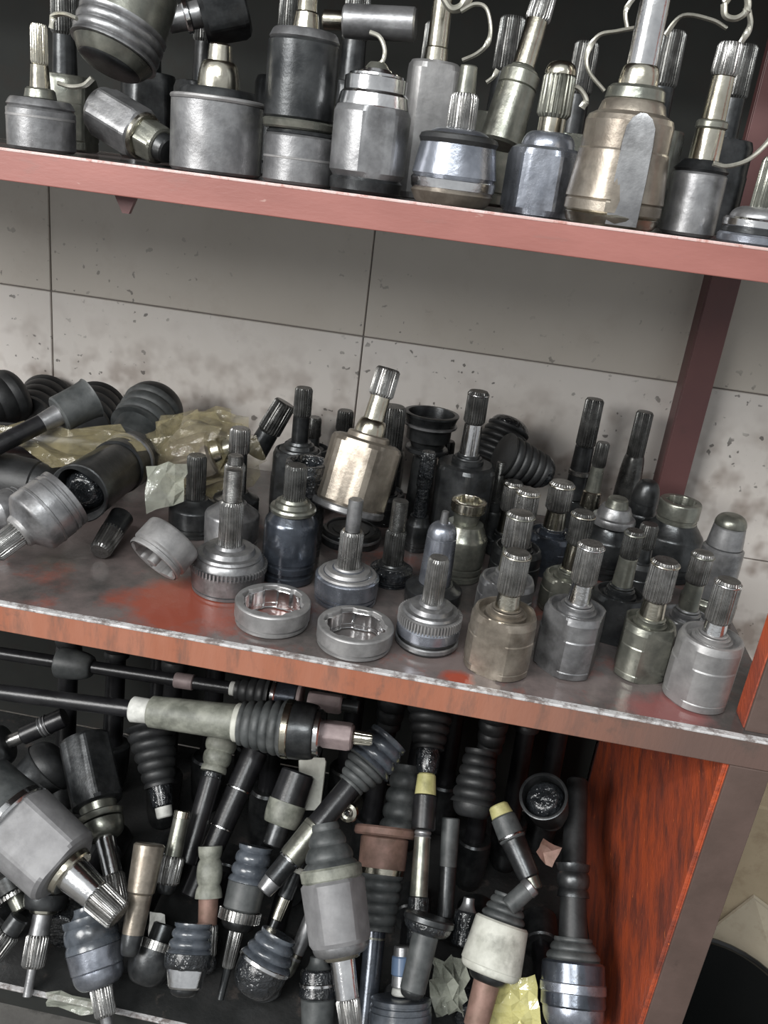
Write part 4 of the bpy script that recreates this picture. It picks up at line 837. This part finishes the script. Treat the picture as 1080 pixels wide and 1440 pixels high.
hj('grey bellows boot standing behind the rusty flange', (572, 1075), (560, 1165),
   [('bellows', BO, 'rubber_grey', 0.0, 1.0, 20, 27, dict(n=4, amp=0.2))], 0.07, None, 'rubber_boot', 'boot')
hj('tall upright driveshaft with yellow tape band in the centre', (607, 985), (584, 1330),
   [('boot', BO, 'rubber_black', 0.0, 0.20, 36, 22, dict(n=5, amp=0.14)), ('bulb', DM, 'grease', 0.19, 0.30, 17, 13), ('yellow_tape', C_, 'yellow_tape', 0.30, 0.39, 13, 15), ('tube', C_, 'rusty_steel' if False else 'black_pipe', 0.385, 0.53, 17, 17), ('bands', BO, 'steel_grey', 0.52, 0.56, 12, 12, dict(n=2, amp=0.15)), ('shaft', C_, 'steel_olive', 0.55, 0.86, 11.5, 13), ('foot', C_, 'grease', 0.80, 1.0, 15, 13)], 0.03, -0.02)
hj('greasy flange ring with green stub below the upright driveshaft', (604, 1290), (578, 1402),
   [('flange', C_, 'steel_dark', 0.0, 0.10, 36, 36), ('cup', DM, 'grease', 0.08, 0.22, 34, 22), ('stub', C_, 'rubber_grey', 0.18, 0.92, 19, 18), ('tip', DM, 'steel_dark', 0.90, 1.0, 17, 8)], -0.035, None, 'outer_joint', 'joint')
hj('dark ribbed cone boot right of the upright driveshaft', (676, 1055), (662, 1150),
   [('bellows', BO, 'rubber_black', 0.0, 0.8, 22, 32, dict(n=5, amp=0.14)), ('neck', DM, 'rubber_black', 0.78, 1.0, 28, 14)], 0.05, None, 'rubber_boot', 'boot')
hj('dark elbowed shaft with yellowish tip and thin bright rings', (700, 1132), (752, 1252),
   [('tip', C_, 'yellow_tape', 0.0, 0.14, 14, 16), ('shaft', C_, 'rubber_grey', 0.13, 0.42, 18, 19), ('rings', C_, 'steel_bright', 0.36, 0.385, 20, 20), ('lower_shaft', C_, 'steel_dark', 0.40, 0.86, 18, 15), ('end_ring', C_, 'steel_olive', 0.85, 1.0, 13, 12)], 0.0, -0.03)
hj('open cup brimming with glistening black grease, right of heap', (776, 1150), (764, 1119),
   [('tube', C_, 'rubber_grey', 0.0, 0.5, 20, 26), ('cup', 'cup', 'steel_dark', 0.3, 1.0, 28, 33, dict(wall=0.1, deep=0.5)), ('grease_fill', DM, 'grease', 0.55, 0.97, 29, 14)], 0.09, -0.02, 'outer_joint', 'joint')
hj('cream painted joint with dirty chips and brown shaft', (716, 1258), (668, 1446),
   [('boot', BO, 'rubber_grey', 0.0, 0.22, 20, 34, dict(n=4, amp=0.12)), ('housing', C_, 'cream_paint', 0.20, 0.55, 38, 43), ('lip', DM, 'cream_paint', 0.54, 0.60, 42, 32), ('shoulder', DM, 'steel_dark', 0.56, 0.66, 29, 19), ('shaft', C_, 'rusty_steel', 0.62, 1.0, 19, 17)], -0.05, -0.06, 'outer_joint', 'joint')
hj('short capped stub resting above the cream painted joint', (748, 1245), (715, 1275),
   [('end_ring', C_, 'steel_grey', 0.0, 0.25, 14, 14), ('stub', C_, 'rubber_grey', 0.2, 1.0, 13, 13)], -0.055)
hj('dark blue bell joint against orange side panel at bottom right', (806, 1215), (806, 1450),
   [('collar', BO, 'steel_dark', 0.0, 0.20, 24, 22, dict(n=2, amp=0.15)), ('neck', C_, 'rubber_black', 0.18, 0.46, 18, 20), ('boot', BO, 'rubber_grey', 0.44, 0.60, 26, 42, dict(n=3, amp=0.1)), ('housing', C_, 'steel_blue_dark', 0.58, 0.86, 44, 45), ('bright_band', C_, 'steel_blue', 0.70, 0.78, 46, 46), ('end', DM, 'steel_blue', 0.85, 1.0, 43, 26)], -0.03, -0.06, 'outer_joint', 'joint')
hj('brown tube standing upright along the orange side panel', (812, 1095), (806, 1230),
   [('tube', C_, 'rubber_black', 0.0, 1.0, 15, 17), ('cap', DM, 'steel_dark', 0.9, 1.0, 18, 10)], 0.06, 0.0)
hj('greenish dark joint with glints at bottom left of centre', (448, 1345), (446, 1450),
   [('cap', DM, 'rubber_grey', 0.0, 0.18, 12, 24), ('body', C_, 'grease', 0.16, 0.55, 25, 27), ('band', C_, 'steel_bright', 0.34, 0.40, 27, 27), ('foot', C_, 'rubber_grey', 0.54, 1.0, 24, 22)], -0.03, None, 'outer_joint', 'joint')
hj('rounded blue grey cap cut by the bottom border', (566, 1330), (562, 1470),
   [('neck', C_, 'steel_grey', 0.0, 0.42, 12, 14), ('blue_label', C_, 'blue_plastic', 0.10, 0.30, 14.5, 15), ('ring', C_, 'white_tape', 0.42, 0.50, 13, 14), ('cap', DM, 'steel_blue', 0.5, 1.0, 20, 44) if False else ('cap', BE, 'rubber_blue', 0.52, 1.0, 44, 44)], -0.06, None, 'outer_joint', 'joint')
hj('small round shaft end with centre hole facing the viewer', (500, 1128), (489, 1143),
   [('stub', C_, 'steel_gold', 0.0, 0.95, 12, 12), ('rim', TO, 'steel_gold', 0.85, 1.05, 12, 12), ('centre', C_, 'steel_bright', 0.9, 1.08, 4, 3.5)], 0.08, -0.02)
hj('tapering dark shaft running beside the upright driveshaft', (634, 1150), (626, 1290),
   [('shaft', C_, 'rubber_grey', 0.0, 0.5, 13, 12), ('lower_shaft', C_, 'steel_dark', 0.48, 1.0, 12, 11)], 0.04)
hj('dark stub with pale worn top between upright and cream joints', (660, 1262), (650, 1330),
   [('cap', DM, 'steel_grey', 0.0, 0.3, 8, 17), ('body', C_, 'grease', 0.28, 1.0, 17, 18)], 0.0)
hj('pale flat bracket plate under the long driveshaft', (440, 1065), (436, 1140),
   [('plate', HX, 'cream_paint', 0.0, 1.0, 20, 15, dict(n=2, ratio=0.35, phase=-1.5))], 0.05, None, 'bracket', 'bracket')
crumple('leaf_scrap', 'torn brown scrap lying under the grease filled cup', [heap(762, 1180, -0.02), heap(788, 1192, -0.02), heap(776, 1222, -0.02), heap(754, 1200, -0.02)], 3, 0.005, 'rusty_steel', seed=4)['category'] = 'scrap'
crumple('plastic_film', 'crinkled clear greenish film at bottom centre', [heap(604, 1345, -0.03), heap(660, 1350, -0.03), heap(652, 1425, -0.03), heap(612, 1430, -0.03)], 6, 0.014, 'clear_film_grey', seed=6)
crumple('plastic_film', 'yellow plastic sheet under the cream painted joint', [heap(690, 1385, -0.025), heap(752, 1372, -0.025), heap(765, 1450, -0.03), heap(690, 1455, -0.03)], 5, 0.008, 'yellow_film', seed=9)
crumple('plastic_film', 'grey film crumpled on front edge of lower shelf', [at(66, 1394, y=-0.004), at(135, 1408, y=-0.004), at(132, 1428, y=-0.006), at(66, 1414, y=-0.006)], 4, 0.004, 'clear_film_grey', seed=12)
# shadowed shafts further back that carry the heap
for k in range(15):
    x = -0.66+k*0.0655; y0 = 0.38+0.065*(k % 3)
    A = (x+random.uniform(-0.012, 0.012), min(y0+0.05, 0.55), -0.20+random.uniform(-0.08, 0.02)); B = (x, y0, ZL+0.004)
    lay('half_shaft', 'black shaft in deep shadow at the back of the lower shelf', 'shaft', A, B, None,
        [('boot', BO, 'rubber_black', 0.0, 0.3, 26, 18, dict(n=5, amp=0.13)), ('shaft', C_, 'black_pipe', 0.28, 0.8, 13, 14), ('joint', DM, 'steel_dark', 0.76, 1.0, 24, 14)], 'shadowed shafts at the back of the lower shelf')
# bottom layer lying on the lower shelf
for k in range(9):
    x = -0.62+k*0.11; A = (x, 0.06+0.02*(k % 2), ZL+0.036); B = (x-0.01, 0.30, ZL+0.038)
    lay('half_shaft', 'black shaft lying flat under the heap on the lower shelf', 'shaft', A, B, None,
        [('joint', C_, 'grease' if k % 2 else 'steel_dark', 0.0, 0.2, 30, 30), ('shaft', C_, 'black_pipe', 0.19, 0.8, 14, 14), ('far_joint', C_, 'steel_dark', 0.79, 1.0, 26, 26)], 'shafts lying flat under the heap')

# ================================================================== RIGHT OF THE RACK
o = link_mesh('cardboard_box', *box_mesh(0.0, 0.5, 0.0, 0.24, 0.0, 0.50), 'cardboard', smooth=False); o.location = (0.47, 0.385, -0.87); bevel(o, 0.004)
tag(o, 'brown cardboard box standing on floor right of rack', 'box')
q4 = [at(988, 1318, y=0.37), at(1100, 1402, y=0.30), at(1150, 1330, y=0.36), at(1060, 1262, y=0.38)]
fl_ = [np.array(p)-np.array(o.location) for p in q4]; up_ = [p+np.array((0, 0.004, 0.003)) for p in fl_]
link_mesh('flap', fl_+up_, [(0, 1, 2, 3), (7, 6, 5, 4), (0, 4, 5, 1), (1, 5, 6, 2), (2, 6, 7, 3), (3, 7, 4, 0)], 'cardboard_pale', o, smooth=False)
bk = root_of('bucket', 'black glossy plastic bucket at the foot of the rack post', 'bucket'); bk.location = (0.545, 0.215, -0.87)
link_mesh('bucket_body', *lathe([(0.10, 0), (0.105, 0.004), (0.125, 0.22), (0.132, 0.222), (0.132, 0.235), (0.121, 0.235), (0.10, 0.02), (0.02, 0.018)], 48), 'black_plastic', bk)
link_mesh('rim_band', *k_torus(0.226, 0.238, 0.134, 0.134), 'black_plastic', bk)
